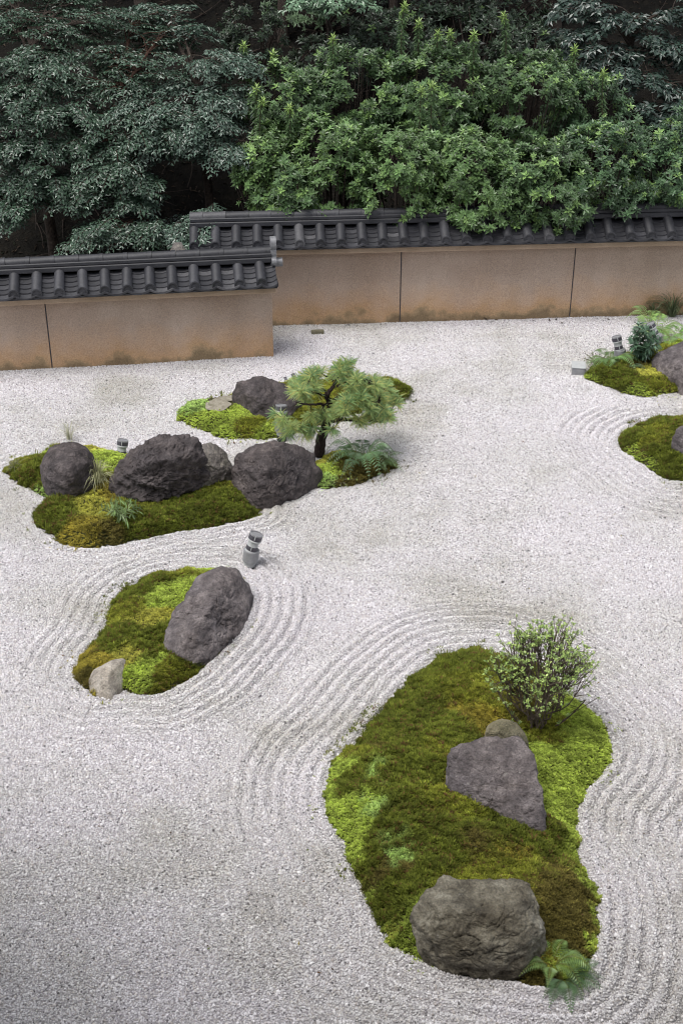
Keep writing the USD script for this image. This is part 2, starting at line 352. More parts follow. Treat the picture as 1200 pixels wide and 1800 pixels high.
for k, (amp, wl, cnt) in RINGS.items():
    d = d_out[k]
    own = np.clip((nearest + 0.12 - d) / 0.12, 0, 1)
    edge = np.clip((cnt * wl - d) / (1.2 * wl), 0, 1) * np.clip(d / 0.03, 0, 1)
    ph = (d + wob) / wl
    prof = 0.5 - 0.5 * np.cos(2 * np.pi * ph)
    amp = amp * (0.88 + 0.75 * np.clip((gx - bed_poly[k].centroid.x - 0.1) / 0.7, 0, 1))   # raked deeper on the right-hand sides
    ground_h += amp * own * edge * (prof ** 0.55) * (0.85 + 0.25 * fade_n)
any_in = np.any(np.stack(list(inside.values())), 0)
ground_h = ndimage.gaussian_filter(ground_h, 0.6)


def gz(x, y):
    return sample(ground_h, x, y)


# ------------------------------------------------------------------ gravel
def gravel_mat(name, col, rough=0.8, pebble=False):
    """Pale granite grit; damp mossy dirt lies in broad patches of its own."""
    nodes = {'g': ('geometry', {}), 'n': ('noise_texture', {'scale': 0.55, 'detail': 5.0, 'roughness': 0.6}),
             'r': ('rgb_ramp', {'ramp': [(0.40, (1.04, 1.03, 1.06)), (0.52, (0.97, 0.97, 0.97)), (0.68, (0.74, 0.735, 0.67))]}),
             'n2': ('noise_texture', {'scale': 190.0 if pebble else 60.0, 'detail': 3.0}),
             'r2': ('rgb_ramp', {'ramp': [(0.3, (0.82, 0.82, 0.82)), (0.7, (1.15, 1.15, 1.15))]}),
             'm': ('mix', {'mix_type': 'multiply', 'fac': 1.0, 'color1': (col[0] * 1.015, col[1] * 1.005, col[2] * 0.985)}), 'm2': ('mix', {'mix_type': 'multiply', 'fac': 1.0}),
             'p': ('principled_bsdf', {'roughness': rough, 'specular_ior_level': 0.3})}
    return usdkit.material(stage, L + name, nodes, [('g.position', 'n.vector'), ('g.position', 'n2.vector'), ('n.fac', 'r.fac'), ('n2.fac', 'r2.fac'), ('r.color', 'm.color2'),
                           ('m.color', 'm2.color1'), ('r2.color', 'm2.color2'), ('m2.color', 'p.base_color')], surface='p.BSDF')


s = 1
ny, nx = gx[::s, ::s].shape
gv = np.stack([gx[::s, ::s], gy[::s, ::s], ground_h[::s, ::s] - 0.007], -1).reshape(-1, 3)
# keep what lies in the photograph's wedge and a margin round it
idx = np.arange(nx * ny).reshape(ny, nx)
q = np.stack([idx[:-1, :-1], idx[:-1, 1:], idx[1:, 1:], idx[1:, :-1]], -1).reshape(-1, 4)
c = gv[q[:, 0]]
keep = np.abs(c[:, 0]) < 0.27 * c[:, 1] + 1.1
q = q[keep]
used = np.unique(q)
remap = np.zeros(len(gv), int); remap[used] = np.arange(len(used))
M_gravel = gravel_mat('gravel_bed', (0.40, 0.39, 0.395))
single('gravel_ground', (gv[used], remap[q]), M_gravel, label='raked pale grey gravel court between the moss beds', kind='structure', smooth=True)
# the plain ground that goes on beyond the garden court
gs = np.array([[-160, -160, -0.06], [160, -160, -0.06], [160, 160, -0.06], [-160, 160, -0.06]], float)
single('ground', (gs, np.array([[0, 1, 2, 3]])), M_gravel, kind='structure', label='plain gravel ground round the garden court')

rng = np.random.default_rng(11)
SP = 0.0106
px_, py_ = np.meshgrid(np.arange(X0, X1, SP), np.arange(4.9, 17.6, SP))
px_, py_ = px_.ravel(), py_.ravel()
k = np.abs(px_) < 0.272 * py_ + 0.75
px_, py_ = px_[k], py_[k]
px_ = px_ + rng.uniform(-0.6, 0.6, len(px_)) * SP; py_ = py_ + rng.uniform(-0.6, 0.6, len(py_)) * SP
ok = (sample(any_in.astype(float), px_, py_) < 0.5)
# a loose scatter of grit spills over the bed rims
rim = (sample(np.max(np.stack(list(d_in.values())), 0), px_, py_) < 0.05) & (rng.random(len(px_)) < 0.25)
ok |= rim
px_, py_ = px_[ok], py_[ok]
n = len(px_)
size = 0.0058 * np.exp(rng.normal(0, 0.30, n))
pebble_cols = [(0.62, 0.61, 0.615), (0.56, 0.55, 0.555), (0.50, 0.49, 0.495), (0.56, 0.535, 0.51), (0.40, 0.385, 0.395), (0.28, 0.27, 0.275), (0.42, 0.39, 0.37), (0.72, 0.71, 0.715), (0.14, 0.132, 0.136)]
prob = np.array([0.2, 0.17, 0.15, 0.12, 0.12, 0.07, 0.07, 0.07, 0.03]); prob /= prob.sum()
pi = UsdGeom.PointInstancer.Define(stage, '/World/gravel')
tag(pi.GetPrim(), 'loose pale grey and white grit of the raked court', 'gravel', None, 'stuff')
for i, col in enumerate(pebble_cols):
    r = np.random.default_rng(100 + i)
    ico = trimesh.creation.icosahedron()
    v = unit(ico.vertices) * r.uniform(0.7, 1.2, (12, 1)) * np.array([1.15, 0.95, 0.72])
    path = f'/World/gravel/pebble' + (f'_{i:03d}' if i else '')
    put_mesh(path, (v, ico.faces), gravel_mat(f'pebble_{i}', col, pebble=True))
    pi.GetPrototypesRel().AddTarget(path)
pos = np.stack([px_, py_, gz(px_, py_) + size * 0.1], -1).astype(np.float32)
pi.CreatePositionsAttr(Vt.Vec3fArray.FromNumpy(pos))
quat = unit(rng.normal(size=(n, 4)) * [0.35, 0.35, 1, 1])
pi.CreateOrientationsAttr(Vt.QuathArray.FromNumpy(quat.astype(np.float16)))
pi.CreateScalesAttr(Vt.Vec3fArray.FromNumpy(np.repeat(size[:, None], 3, 1).astype(np.float32)))
pi.CreateProtoIndicesAttr(Vt.IntArray.FromNumpy(rng.choice(len(pebble_cols), n, p=prob).astype(np.int32)))
print('pebbles', n)

# ------------------------------------------------------------------ moss beds
DARK, OLIVE, BROWN, LIME, YELLOW, CLOVER, GOLD, BARE = range(8)
MCOL = np.array([(0.105, 0.125, 0.018), (0.17, 0.185, 0.025), (0.115, 0.098, 0.026), (0.29, 0.365, 0.068), (0.34, 0.335, 0.065), (0.30, 0.42, 0.13), (0.24, 0.205, 0.035), (0.10, 0.08, 0.05)])
MHGT = np.array([1.1, 0.9, 0.8, 0.5, 0.5, 0.45, 0.6, 0.15])
# patches of each bed: (px, py, radius px, kind)
ZONES = {
    'A': [(800, 1170, 60, DARK), (740, 1230, 60, DARK), (700, 1310, 60, DARK), (790, 1220, 50, OLIVE), (850, 1240, 45, OLIVE), (830, 1270, 35, GOLD), (720, 1380, 60, DARK), (800, 1430, 60, OLIVE), (770, 1480, 60, DARK),
          (880, 1480, 60, DARK), (960, 1500, 50, DARK), (980, 1580, 55, BROWN), (1000, 1650, 45, BROWN), (900, 1520, 25, GOLD), (840, 1510, 35, BROWN), (700, 1480, 40, DARK), (640, 1530, 35, DARK), (680, 1600, 40, DARK), (660, 1550, 30, BROWN),
          (625, 1385, 26, DARK), (618, 1325, 26, OLIVE), (590, 1400, 26, LIME), (590, 1360, 18, LIME), (622, 1430, 30, LIME), (602, 1465, 30, LIME), (620, 1510, 18, LIME), (655, 1380, 20, CLOVER), (640, 1440, 22, CLOVER), (690, 1490, 22, CLOVER), (715, 1530, 24, CLOVER), (660, 1330, 16, BROWN), (730, 1550, 14, BROWN),
          (690, 1640, 48, LIME), (720, 1675, 36, LIME), (650, 1570, 22, LIME), (680, 1640, 25, YELLOW), (1045, 1290, 50, LIME), (1035, 1345, 52, LIME), (985, 1360, 46, LIME), (1000, 1405, 36, LIME), (955, 1290, 32, OLIVE), (1000, 1260, 35, LIME), (990, 1440, 22, LIME),
          (1010, 1448, 26, LIME), (1014, 1500, 26, LIME), (1028, 1555, 26, LIME), (1042, 1605, 24, LIME), (1044, 1650, 20, LIME), (1005, 1700, 30, LIME), (930, 1270, 28, BROWN), (780, 1400, 18, BROWN), (880, 1700, 60, BROWN), (760, 1290, 40, DARK), (770, 1350, 25, OLIVE), (860, 1570, 40, OLIVE), (930, 1560, 35, OLIVE), (955, 1690, 20, GOLD)],
    'B': [(300, 1010, 40, OLIVE), (250, 1040, 40, DARK), (220, 1080, 35, OLIVE), (280, 1060, 28, LIME), (250, 1100, 28, YELLOW), (240, 1130, 30, DARK), (200, 1130, 25, DARK), (160, 1160, 25, GOLD), (180, 1185, 25, GOLD), (230, 1160, 25, YELLOW), (260, 1185, 28, LIME),
          (240, 1205, 22, LIME), (300, 1200, 25, OLIVE), (290, 1140, 25, DARK), (340, 1000, 30, LIME), (310, 1040, 20, LIME), (150, 1190, 18, BROWN)],
    'C': [(40, 812, 18, OLIVE), (60, 800, 18, LIME), (75, 810, 22, DARK), (55, 840, 26, DARK), (90, 875, 18, LIME), (70, 870, 15, CLOVER), (170, 800, 25, YELLOW), (190, 810, 25, LIME), (100, 910, 35, DARK), (85, 930, 25, DARK), (150, 890, 25, YELLOW), (165, 915, 25, YELLOW),
          (140, 940, 30, GOLD), (180, 940, 20, BROWN), (190, 880, 16, GOLD), (165, 870, 12, BROWN), (130, 880, 15, GOLD), (240, 915, 30, DARK), (300, 905, 45, DARK), (360, 895, 45, DARK), (420, 890, 35, DARK), (380, 860, 25, OLIVE), (385, 845, 15, LIME), (260, 890, 25, OLIVE), (330, 925, 20, DARK), (230, 800, 20, LIME)],
    'E': [(570, 800, 22, YELLOW), (590, 830, 16, LIME), (620, 845, 16, BROWN), (640, 815, 30, BROWN), (600, 810, 14, DARK), (660, 825, 25, BROWN), (575, 845, 14, CLOVER)],
    'D': [(330, 740, 22, LIME), (350, 720, 18, CLOVER), (385, 720, 20, BARE), (400, 705, 14, BARE), (360, 755, 22, LIME), (400, 750, 25, LIME), (440, 755, 25, OLIVE), (390, 740, 16, LIME), (470, 760, 20, LIME), (430, 730, 20, LIME), (500, 740, 30, OLIVE), (560, 700, 50, OLIVE), (620, 690, 40, OLIVE), (690, 685, 30, DARK), (665, 700, 30, DARK)],
    'F': [(1040, 660, 14, LIME), (1070, 655, 26, DARK), (1095, 670, 22, DARK), (1060, 680, 14, LIME), (1120, 690, 20, LIME), (1150, 680, 22, OLIVE), (1130, 660, 18, YELLOW), (1165, 690, 16, LIME), (1155, 620, 25, OLIVE), (1180, 605, 20, LIME), (1105, 645, 18, BROWN), (1120, 630, 16, OLIVE)],
    'G': [(1110, 770, 26, DARK), (1100, 755, 14, LIME), (1150, 745, 22, DARK), (1160, 770, 18, OLIVE), (1150, 790, 15, OLIVE), (1105, 795, 13, LIME), (1130, 815, 14, LIME), (1180, 805, 28, DARK), (1180, 830, 22, DARK), (1200, 745, 22, OLIVE), (1145, 825, 9, LIME), (1250, 790, 60, DARK)],
}
mound_h = np.full_like(ground_h, -1.0)
for k, (hm, wd) in MOUND.items():
    t = np.clip(d_in[k] / wd, 0, 1)
    cush = fbm(np.stack([gx * 4.5, gy * 4.5, 0 * gx], -1), 3, ord(k))
    m = 0.015 + hm * (1 - (1 - t) ** 2.2) * (0.75 + 0.5 * noise(np.stack([gx * 1.5, gy * 1.5, 0 * gx], -1), ord(k))) + 0.075 * np.clip(d_in[k] / 0.1, 0, 1) * (cush - 0.42)
    mound_h = np.where(inside[k], m, mound_h)


def mz(x, y):
    """Height of the bed or of the gravel at a point in plan."""
    return np.maximum(sample(np.where(mound_h > -0.5, mound_h, ground_h), x, y), -0.02)


BED_TEXT = {
    'A': 'large moss mound with a grey slab, a front boulder and a round azalea',
    'B': 'small yellow-green moss mound carrying a leaning dark rock and a pale stone',
    'C': 'long moss mound at left under three dark rocks with a golden patch',
    'D': 'flat lime moss bed with bare sand behind the pine',
    'E': 'little dark bed of earth and moss at the foot of the pine',
    'F': 'moss bed with ferns and lamps in front of the far wall',
    'G': 'dark cushioned moss mound at the right edge inside raked rings',
}
for k in BEDS:
    t = Thing('moss_mound', BED_TEXT[k], 'moss', (*np.array(bed_poly[k].centroid.coords[0]), 0))
    msk = ndimage.binary_dilation(inside[k], iterations=1)
    hh = np.where(inside[k], mound_h - 0.012, -0.05)
    ids = -np.ones(gx.shape, int)
    cell = msk[:-1, :-1] & msk[1:, 1:] & msk[:-1, 1:] & msk[1:, :-1]
    iy, ix = np.nonzero(cell)
    grid = np.arange(gx.size).reshape(gx.shape)
    qq = np.stack([grid[iy, ix], grid[iy, ix + 1], grid[iy + 1, ix + 1], grid[iy + 1, ix]], -1)
    us = np.unique(qq); rm = np.zeros(gx.size, int); rm[us] = np.arange(len(us))
    vv = np.stack([gx.ravel()[us], gy.ravel()[us], hh.ravel()[us]], -1)
    t.part('earth', (vv, rm[qq]), M_moss_soil, smooth=True)
    # open sandy spots among the moss
    for a_, b_, rr_, kd_ in ZONES[k]:
        if kd_ == BARE:
            c0 = P(a_, b_, 0.05)[:2]; r0 = np.linalg.norm(P(a_ + rr_, b_)[:2] - P(a_, b_)[:2]) * 1.05
            an = np.arange(40) * 2 * np.pi / 40
            rr2 = r0 * (0.75 + 0.55 * noise(np.stack([np.cos(an) * 1.6, np.sin(an) * 1.6, 0 * an + a_], -1), 3))
            rings = [np.stack([c0[0] + np.cos(an) * rr2 * f_, c0[1] + np.sin(an) * rr2 * f_ * 1.25, 0 * an], -1) for f_ in (0.02, 0.25, 0.5, 0.75, 1.0)]
            pv = np.vstack(rings)
            pv[:, 2] = mz(pv[:, 0], pv[:, 1]) + 0.004
            ii, jj = np.meshgrid(np.arange(4), np.arange(40), indexing='ij')
            t.part('sand_patch', (pv, np.stack([ii * 40 + jj, (ii + 1) * 40 + jj, (ii + 1) * 40 + (jj + 1) % 40, ii * 40 + (jj + 1) % 40], -1).reshape(-1, 4)), M_bare, smooth=True)
    # moss sprigs
    r = np.random.default_rng(ord(k))
    b = bed_poly[k].bounds
    dist = np.hypot(*np.array(bed_poly[k].centroid.coords[0]))
    sp = 0.0125 if k == 'A' else 0.0135 if k == 'B' else 0.017
    sx, sy = np.meshgrid(np.arange(b[0] - 0.13, b[2] + 0.13, sp), np.arange(b[1] - 0.13, b[3] + 0.13, sp))
    sx, sy = sx.ravel() + r.uniform(-.6, .6, sx.size) * sp, sy.ravel() + r.uniform(-.6, .6, sx.size) * sp
    edge_w = 0.02 * (noise(np.stack([sx * 14, sy * 14, 0 * sx], -1), 4) - 0.35)
    sel = (sample(d_in[k], sx, sy) > edge_w) & shapely.contains_xy(bed_poly[k].buffer(0.012), sx, sy)
    stray = shapely.contains_xy(bed_poly[k].buffer(0.13), sx, sy) & (r.random(len(sx)) < 0.30 * np.clip(noise(np.stack([sx * 5, sy * 5, 0 * sx + 3], -1), 51) - 0.5, 0, 1) ** 1.0)
    sel = (sel | stray) & (np.abs(sx) < 0.26 * sy + 0.5)
    sx, sy = sx[sel], sy[sel]
    zc = np.array([P(a, bb, 0.05)[:2] for a, bb, *_ in ZONES[k]])
    zr = np.array([np.linalg.norm(P(a + rr, bb)[:2] - P(a, bb)[:2]) * 1.35 for a, bb, rr, _ in ZONES[k]])
    zk = np.array([z[3] for z in ZONES[k]])
    wx = sx + 0.16 * (noise(np.stack([sx * 6, sy * 6, 0 * sx], -1), 21) - 0.5) + 0.07 * (noise(np.stack([sx * 22, sy * 22, 0 * sx], -1), 22) - 0.5)
    wy = sy + 0.16 * (noise(np.stack([sx * 6, sy * 6, 0 * sx + 9], -1), 23) - 0.5) + 0.07 * (noise(np.stack([sx * 22, sy * 22, 0 * sx + 9], -1), 24) - 0.5)
    dd = np.hypot(wx[:, None] - zc[:, 0], wy[:, None] - zc[:, 1]) / zr
    wgt = np.exp(-3.5 * dd ** 2) + 1e-9
    wgt = wgt ** 1.3; wgt /= wgt.sum(1, keepdims=True)
    kind = zk[np.array([r.choice(len(zk), p=w) for w in wgt])] if len(sx) < 2000 else zk[(wgt.cumsum(1) > r.random(len(sx))[:, None]).argmax(1)]
    col = (0.6 * MCOL[kind] + 0.4 * (wgt @ MCOL[zk])) * np.exp(r.normal(0, 0.22, (len(sx), 1)))
    pat = noise(np.stack([sx * 9, sy * 9, 0 * sx], -1), 31)
    col = col * (0.7 + 0.6 * pat[:, None])
    br = (r.random(len(sx)) < 0.07) & (kind < 2)
    col[br] = np.array([0.13, 0.075, 0.03])
    hgt = MHGT[kind] * (0.022 if k in 'AB' else 0.026) * np.exp(r.normal(0, 0.2, len(sx)))
    thin = (kind == BARE) & (r.random(len(sx)) < 0.9)
    clump = noise(np.stack([sx * 30, sy * 30, 0 * sx], -1), 41)
    hgt = hgt * (0.35 + 1.3 * clump)
    sx, sy, col, hgt, kind = (a[~thin] for a in (sx, sy, col, hgt, kind))
    n = len(sx); NB = 7
    ang = (np.arange(NB) * 2 * np.pi / NB)[None] + r.uniform(0, 6.28, (n, 1))
    lean = r.uniform(0.25, 1.1, (n, NB))
    dirv = np.stack([np.cos(ang) * np.sin(lean), np.sin(ang) * np.sin(lean), np.cos(lean)], -1)
    sidev = np.stack([-np.sin(ang), np.cos(ang), 0 * ang], -1)
    base = np.stack([sx, sy, mz(sx, sy) - 0.012], -1)[:, None]
    ln = (hgt[:, None] * r.uniform(0.75, 1.25, (n, NB)))[..., None] + 0.008
    w = np.where(np.isin(kind, (LIME, CLOVER)), 0.0065, 0.0050)[:, None, None]
    mid = base + dirv * ln * 0.62
    v = np.stack([base + 0 * dirv, mid + sidev * w, base + dirv * ln, mid - sidev * w], 2).reshape(-1, 3)
    kk = np.arange(n * NB)[:, None] * 4
    f = np.concatenate([kk + [0, 1, 2], kk + [0, 2, 3]])
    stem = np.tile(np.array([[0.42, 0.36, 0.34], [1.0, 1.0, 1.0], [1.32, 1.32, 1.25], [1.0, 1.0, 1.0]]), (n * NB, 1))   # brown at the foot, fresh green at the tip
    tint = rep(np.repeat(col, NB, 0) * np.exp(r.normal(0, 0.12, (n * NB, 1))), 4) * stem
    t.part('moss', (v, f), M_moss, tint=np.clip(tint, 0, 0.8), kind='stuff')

# ------------------------------------------------------------------ rocks
ICO = {s: trimesh.creation.icosphere(subdivisions=s) for s in (5, 6)}


def hull_radius(pts, dirs, centre, sharp):
    h = ConvexHull(pts)
    eq = np.unique(np.round(h.equations, 3), axis=0)
    nrm, off = eq[:, :3], -(eq[:, 3] + eq[:, :3] @ centre)
    off = np.maximum(off, 0.02)
    c = np.maximum(dirs @ nrm.T, 0) / off
    return 1.0 / np.maximum((c ** sharp).sum(1) ** (1 / sharp), 1e-6)


def rock(label, hulls, mat, seed, name='rock', level=5, rough=1.0, sharp=16, group=None, back=0.35, strat=None, lobes=1.0, lift=None, ledges=1.0):
    """hulls: lists of (px, py, z), points of the rock where the picture shows them at their height z. A hidden back is added behind each raised point."""
    sets = []
    low_pts = np.array([P(q[0], q[1], 0.08)[:2] for hp in hulls for q in hp if q[2] <= max(0.08, min(h_[2] for h_ in hp))])
    zb = float(np.median(mz(low_pts[:, 0], low_pts[:, 1]))) if lift is None else lift
    for hp in hulls:
        pts = np.array([P(q[0], q[1], q[2] + zb) for q in hp])
        extra = [np.array([p[0] * 1.0, p[1] + back * (p[2] - zb), -0.12]) for p in pts if p[2] > zb + 0.05]
        low = [np.array([p[0], p[1], -0.15]) for p in pts if p[2] <= zb + 0.05]
        sets.append(np.vstack([pts] + [np.array(e)[None] for e in extra + low]))
    allp = np.vstack(sets)
    centre = (allp.min(0) + allp.max(0)) / 2
    centre[2] = max(allp[:, 2].max() * 0.38, 0.03)
    m = ICO[level]
    dirs = unit(m.vertices)
    rad = np.max(np.stack([hull_radius(x, dirs, centre, sharp) for x in sets]), 0) * (1 + 0.55 / sharp)
    size = float(np.mean(rad))
    p = dirs * rad[:, None]
    so = np.array([seed * 3.7, seed * 1.3, seed * 0.7])
    q = p + so
    st = np.array(strat if strat is not None else (1, 1, 1.5))
    big = fbm(q * 2.6 / max(size, 0.2) * 0.9, 3, seed) - 0.5
    rid = 1 - np.abs(2 * fbm(q * st * 5.0, 4, seed + 3) - 1)
    crack = np.exp(-(np.abs(noise(q * st * 4.2 + 3 * fbm(q * 6, 2, seed + 9)[:, None], seed + 5) - 0.5) / 0.022) ** 2)
    crack2 = np.exp(-(np.abs(noise(q * st * 9.5 + 2 * fbm(q * 9, 2, seed + 19)[:, None], seed + 15) - 0.5) / 0.03) ** 2)
    fine = fbm(q * 24, 4, seed + 7) - 0.5
    ledge = np.abs((q @ unit(np.array([0.35, 0.25, 1.0])) * 7.0 / max(size, 0.25) * 0.35 + 1.2 * fbm(q * 3.0, 3, seed + 29)) % 1.0 - 0.5)
    facet = fbm(q * 9, 3, seed + 13)
    facet = np.round(facet * 7) / 7 * 0.6 + facet * 0.4 - 0.5
    disp = rough * (0.26 * lobes * size * big + 0.085 * size * (rid - 0.7) - 0.038 * size * crack - 0.024 * size * crack2 + 0.05 * ledges * size * (ledge - 0.25) + 0.035 * min(size, 0.35) * fine * 2 + 0.24 * size * facet)
    v = centre + dirs * (rad + disp)[:, None]
    base = np.array([centre[0], centre[1], 0.0])
    mm = put_mesh(numbered('/World', name), (v - base, m.faces), mat, smooth=True)
    UsdGeom.Xformable(mm).AddTranslateOp().Set(Gf.Vec3d(*map(float, base)))
    tag(mm.GetPrim(), label, 'rock', group)
    return mm


rock('big brown-grey boulder at the front of the large moss mound', [[
    (740, 1668, 0), (785, 1705, 0), (850, 1718, 0), (920, 1716, 0), (950, 1690, 0), (725, 1605, 0.28), (735, 1650, 0.2), (965, 1640, 0.22), (955, 1605, 0.3),
    (765, 1660, 0.27), (850, 1672, 0.28), (925, 1668, 0.27), (765, 1590, 0.46), (850, 1602, 0.47), (925, 1600, 0.46), (743, 1565, 0.42), (783, 1540, 0.42), (928, 1543, 0.43), (948, 1580, 0.38)]],
    M_rock_front, 3, level=6, rough=0.8, sharp=26, lobes=0.5, ledges=0.3)
rock('flat-faced purple-grey slab beside the round azalea', [[
    (785, 1385, 0.04), (838, 1412, 0.03), (905, 1440, 0.02), (950, 1453, 0.02), (970, 1440, 0.03), (782, 1320, 0.24), (795, 1297, 0.31), (850, 1288, 0.36), (905, 1283, 0.38), (934, 1302, 0.33), (954, 1362, 0.23), (966, 1408, 0.12)]],
    M_rock_mid, 8, level=6, rough=0.7, sharp=12, lobes=0.7, strat=(1.2, 1.2, 2.0))
rock('small mossy brown rock tucked behind the purple-grey slab', [[
    (848, 1290, 0.3), (856, 1270, 0.36), (880, 1262, 0.36), (908, 1266, 0.34), (925, 1290, 0.26), (935, 1320, 0.1), (850, 1320, 0.1)]], M_rock_mossy, 12, level=5, rough=0.6)
rock('leaning dark oval rock on the small yellow-green moss mound', [[
    (288, 1172, 0), (330, 1176, 0), (370, 1163, 0), (412, 1128, 0), (440, 1088, 0), (447, 1045, 0.06), (345, 1008, 0.30), (385, 993, 0.34), (425, 1001, 0.27), (442, 1020, 0.16), (330, 1035, 0.25), (300, 1085, 0.16), (279, 1125, 0.07), (372, 1065, 0.36), (335, 1110, 0.27)]],
    M_rock_mid, 21, level=6, rough=0.95, sharp=18, lobes=0.25)
rock('small pale beige stone at the tip of the small moss mound', [[
    (152, 1198, 0.02), (168, 1226, 0), (195, 1230, 0), (220, 1207, 0), (163, 1177, 0.12), (195, 1160, 0.15), (222, 1156, 0.12), (227, 1172, 0.06), (190, 1188, 0.17)]], M_rock_pale, 5, level=5, rough=0.4, sharp=18, lobes=0.3)
rock('rounded dark rock at the left end beside the grass tuft', [[
    (90, 862, 0), (125, 870, 0), (158, 858, 0), (64, 822, 0.2), (70, 786, 0.32), (95, 766, 0.43), (128, 762, 0.45), (158, 774, 0.36), (178, 808, 0.22), (180, 838, 0.06), (122, 825, 0.4)]], M_rock_dark, 33, level=6, rough=0.55, sharp=6)
rock('largest rugged dark rock in the middle of the left mound', [[
    (184, 866, 0), (240, 878, 0), (300, 875, 0), (345, 860, 0), (375, 848, 0), (196, 835, 0.12), (212, 802, 0.3), (243, 775, 0.46), (285, 768, 0.5), (320, 755, 0.6), (345, 766, 0.55), (358, 800, 0.42), (260, 815, 0.45), (328, 800, 0.5)]],
    M_rock_dark, 41, level=6, rough=1.25, sharp=18, lobes=0.8)
rock('low grey weathered rock leaning on the largest dark rock', [[
    (350, 782, 0.36), (376, 776, 0.34), (396, 790, 0.24), (408, 815, 0.1), (404, 838, 0.0), (380, 852, 0.0), (350, 862, 0.0), (380, 815, 0.22)]], M_rock_light, 46, level=6, rough=1.1)
rock('blocky dark rock beside the foot of the pine', [[
    (401, 858, 0.0), (430, 886, 0), (462, 897, 0), (512, 882, 0), (560, 853, 0), (405, 820, 0.22), (414, 800, 0.33), (438, 785, 0.42), (483, 772, 0.5), (520, 778, 0.45), (552, 798, 0.3), (570, 828, 0.12), (465, 822, 0.45)]], M_rock_dark, 52, level=6, rough=0.9, sharp=20, lobes=0.7)
rock('dark rock behind the pine on the sandy lime moss bed', [[
    (412, 708, 0), (440, 728, 0), (470, 737, 0), (515, 730, 0), (540, 705, 0), (402, 690, 0.1), (406, 678, 0.2), (428, 664, 0.32), (458, 657, 0.37), (490, 668, 0.3), (525, 682, 0.2), (455, 700, 0.22)]], M_rock_dark, 61, level=5, rough=0.75, sharp=14)
rock('broad flat grey rock at the right edge on the fern bed', [[
    (1140, 640, 0.0), (1165, 662, 0), (1200, 680, 0), (1270, 676, 0), (1146, 626, 0.12), (1168, 610, 0.2), (1195, 599, 0.26), (1240, 598, 0.3), (1275, 640, 0.1), (1200, 640, 0.22)]], M_rock_mid, 70, level=5, rough=0.6, sharp=16)
rock('grey rock cut by the right edge on the cushioned moss mound', [[
    (1178, 775, 0.08), (1185, 755, 0.24), (1197, 742, 0.32), (1225, 735, 0.36), (1260, 750, 0.25), (1182, 790, 0), (1215, 803, 0), (1255, 790, 0)]], M_rock_mid, 77, level=5, rough=0.6, sharp=16)

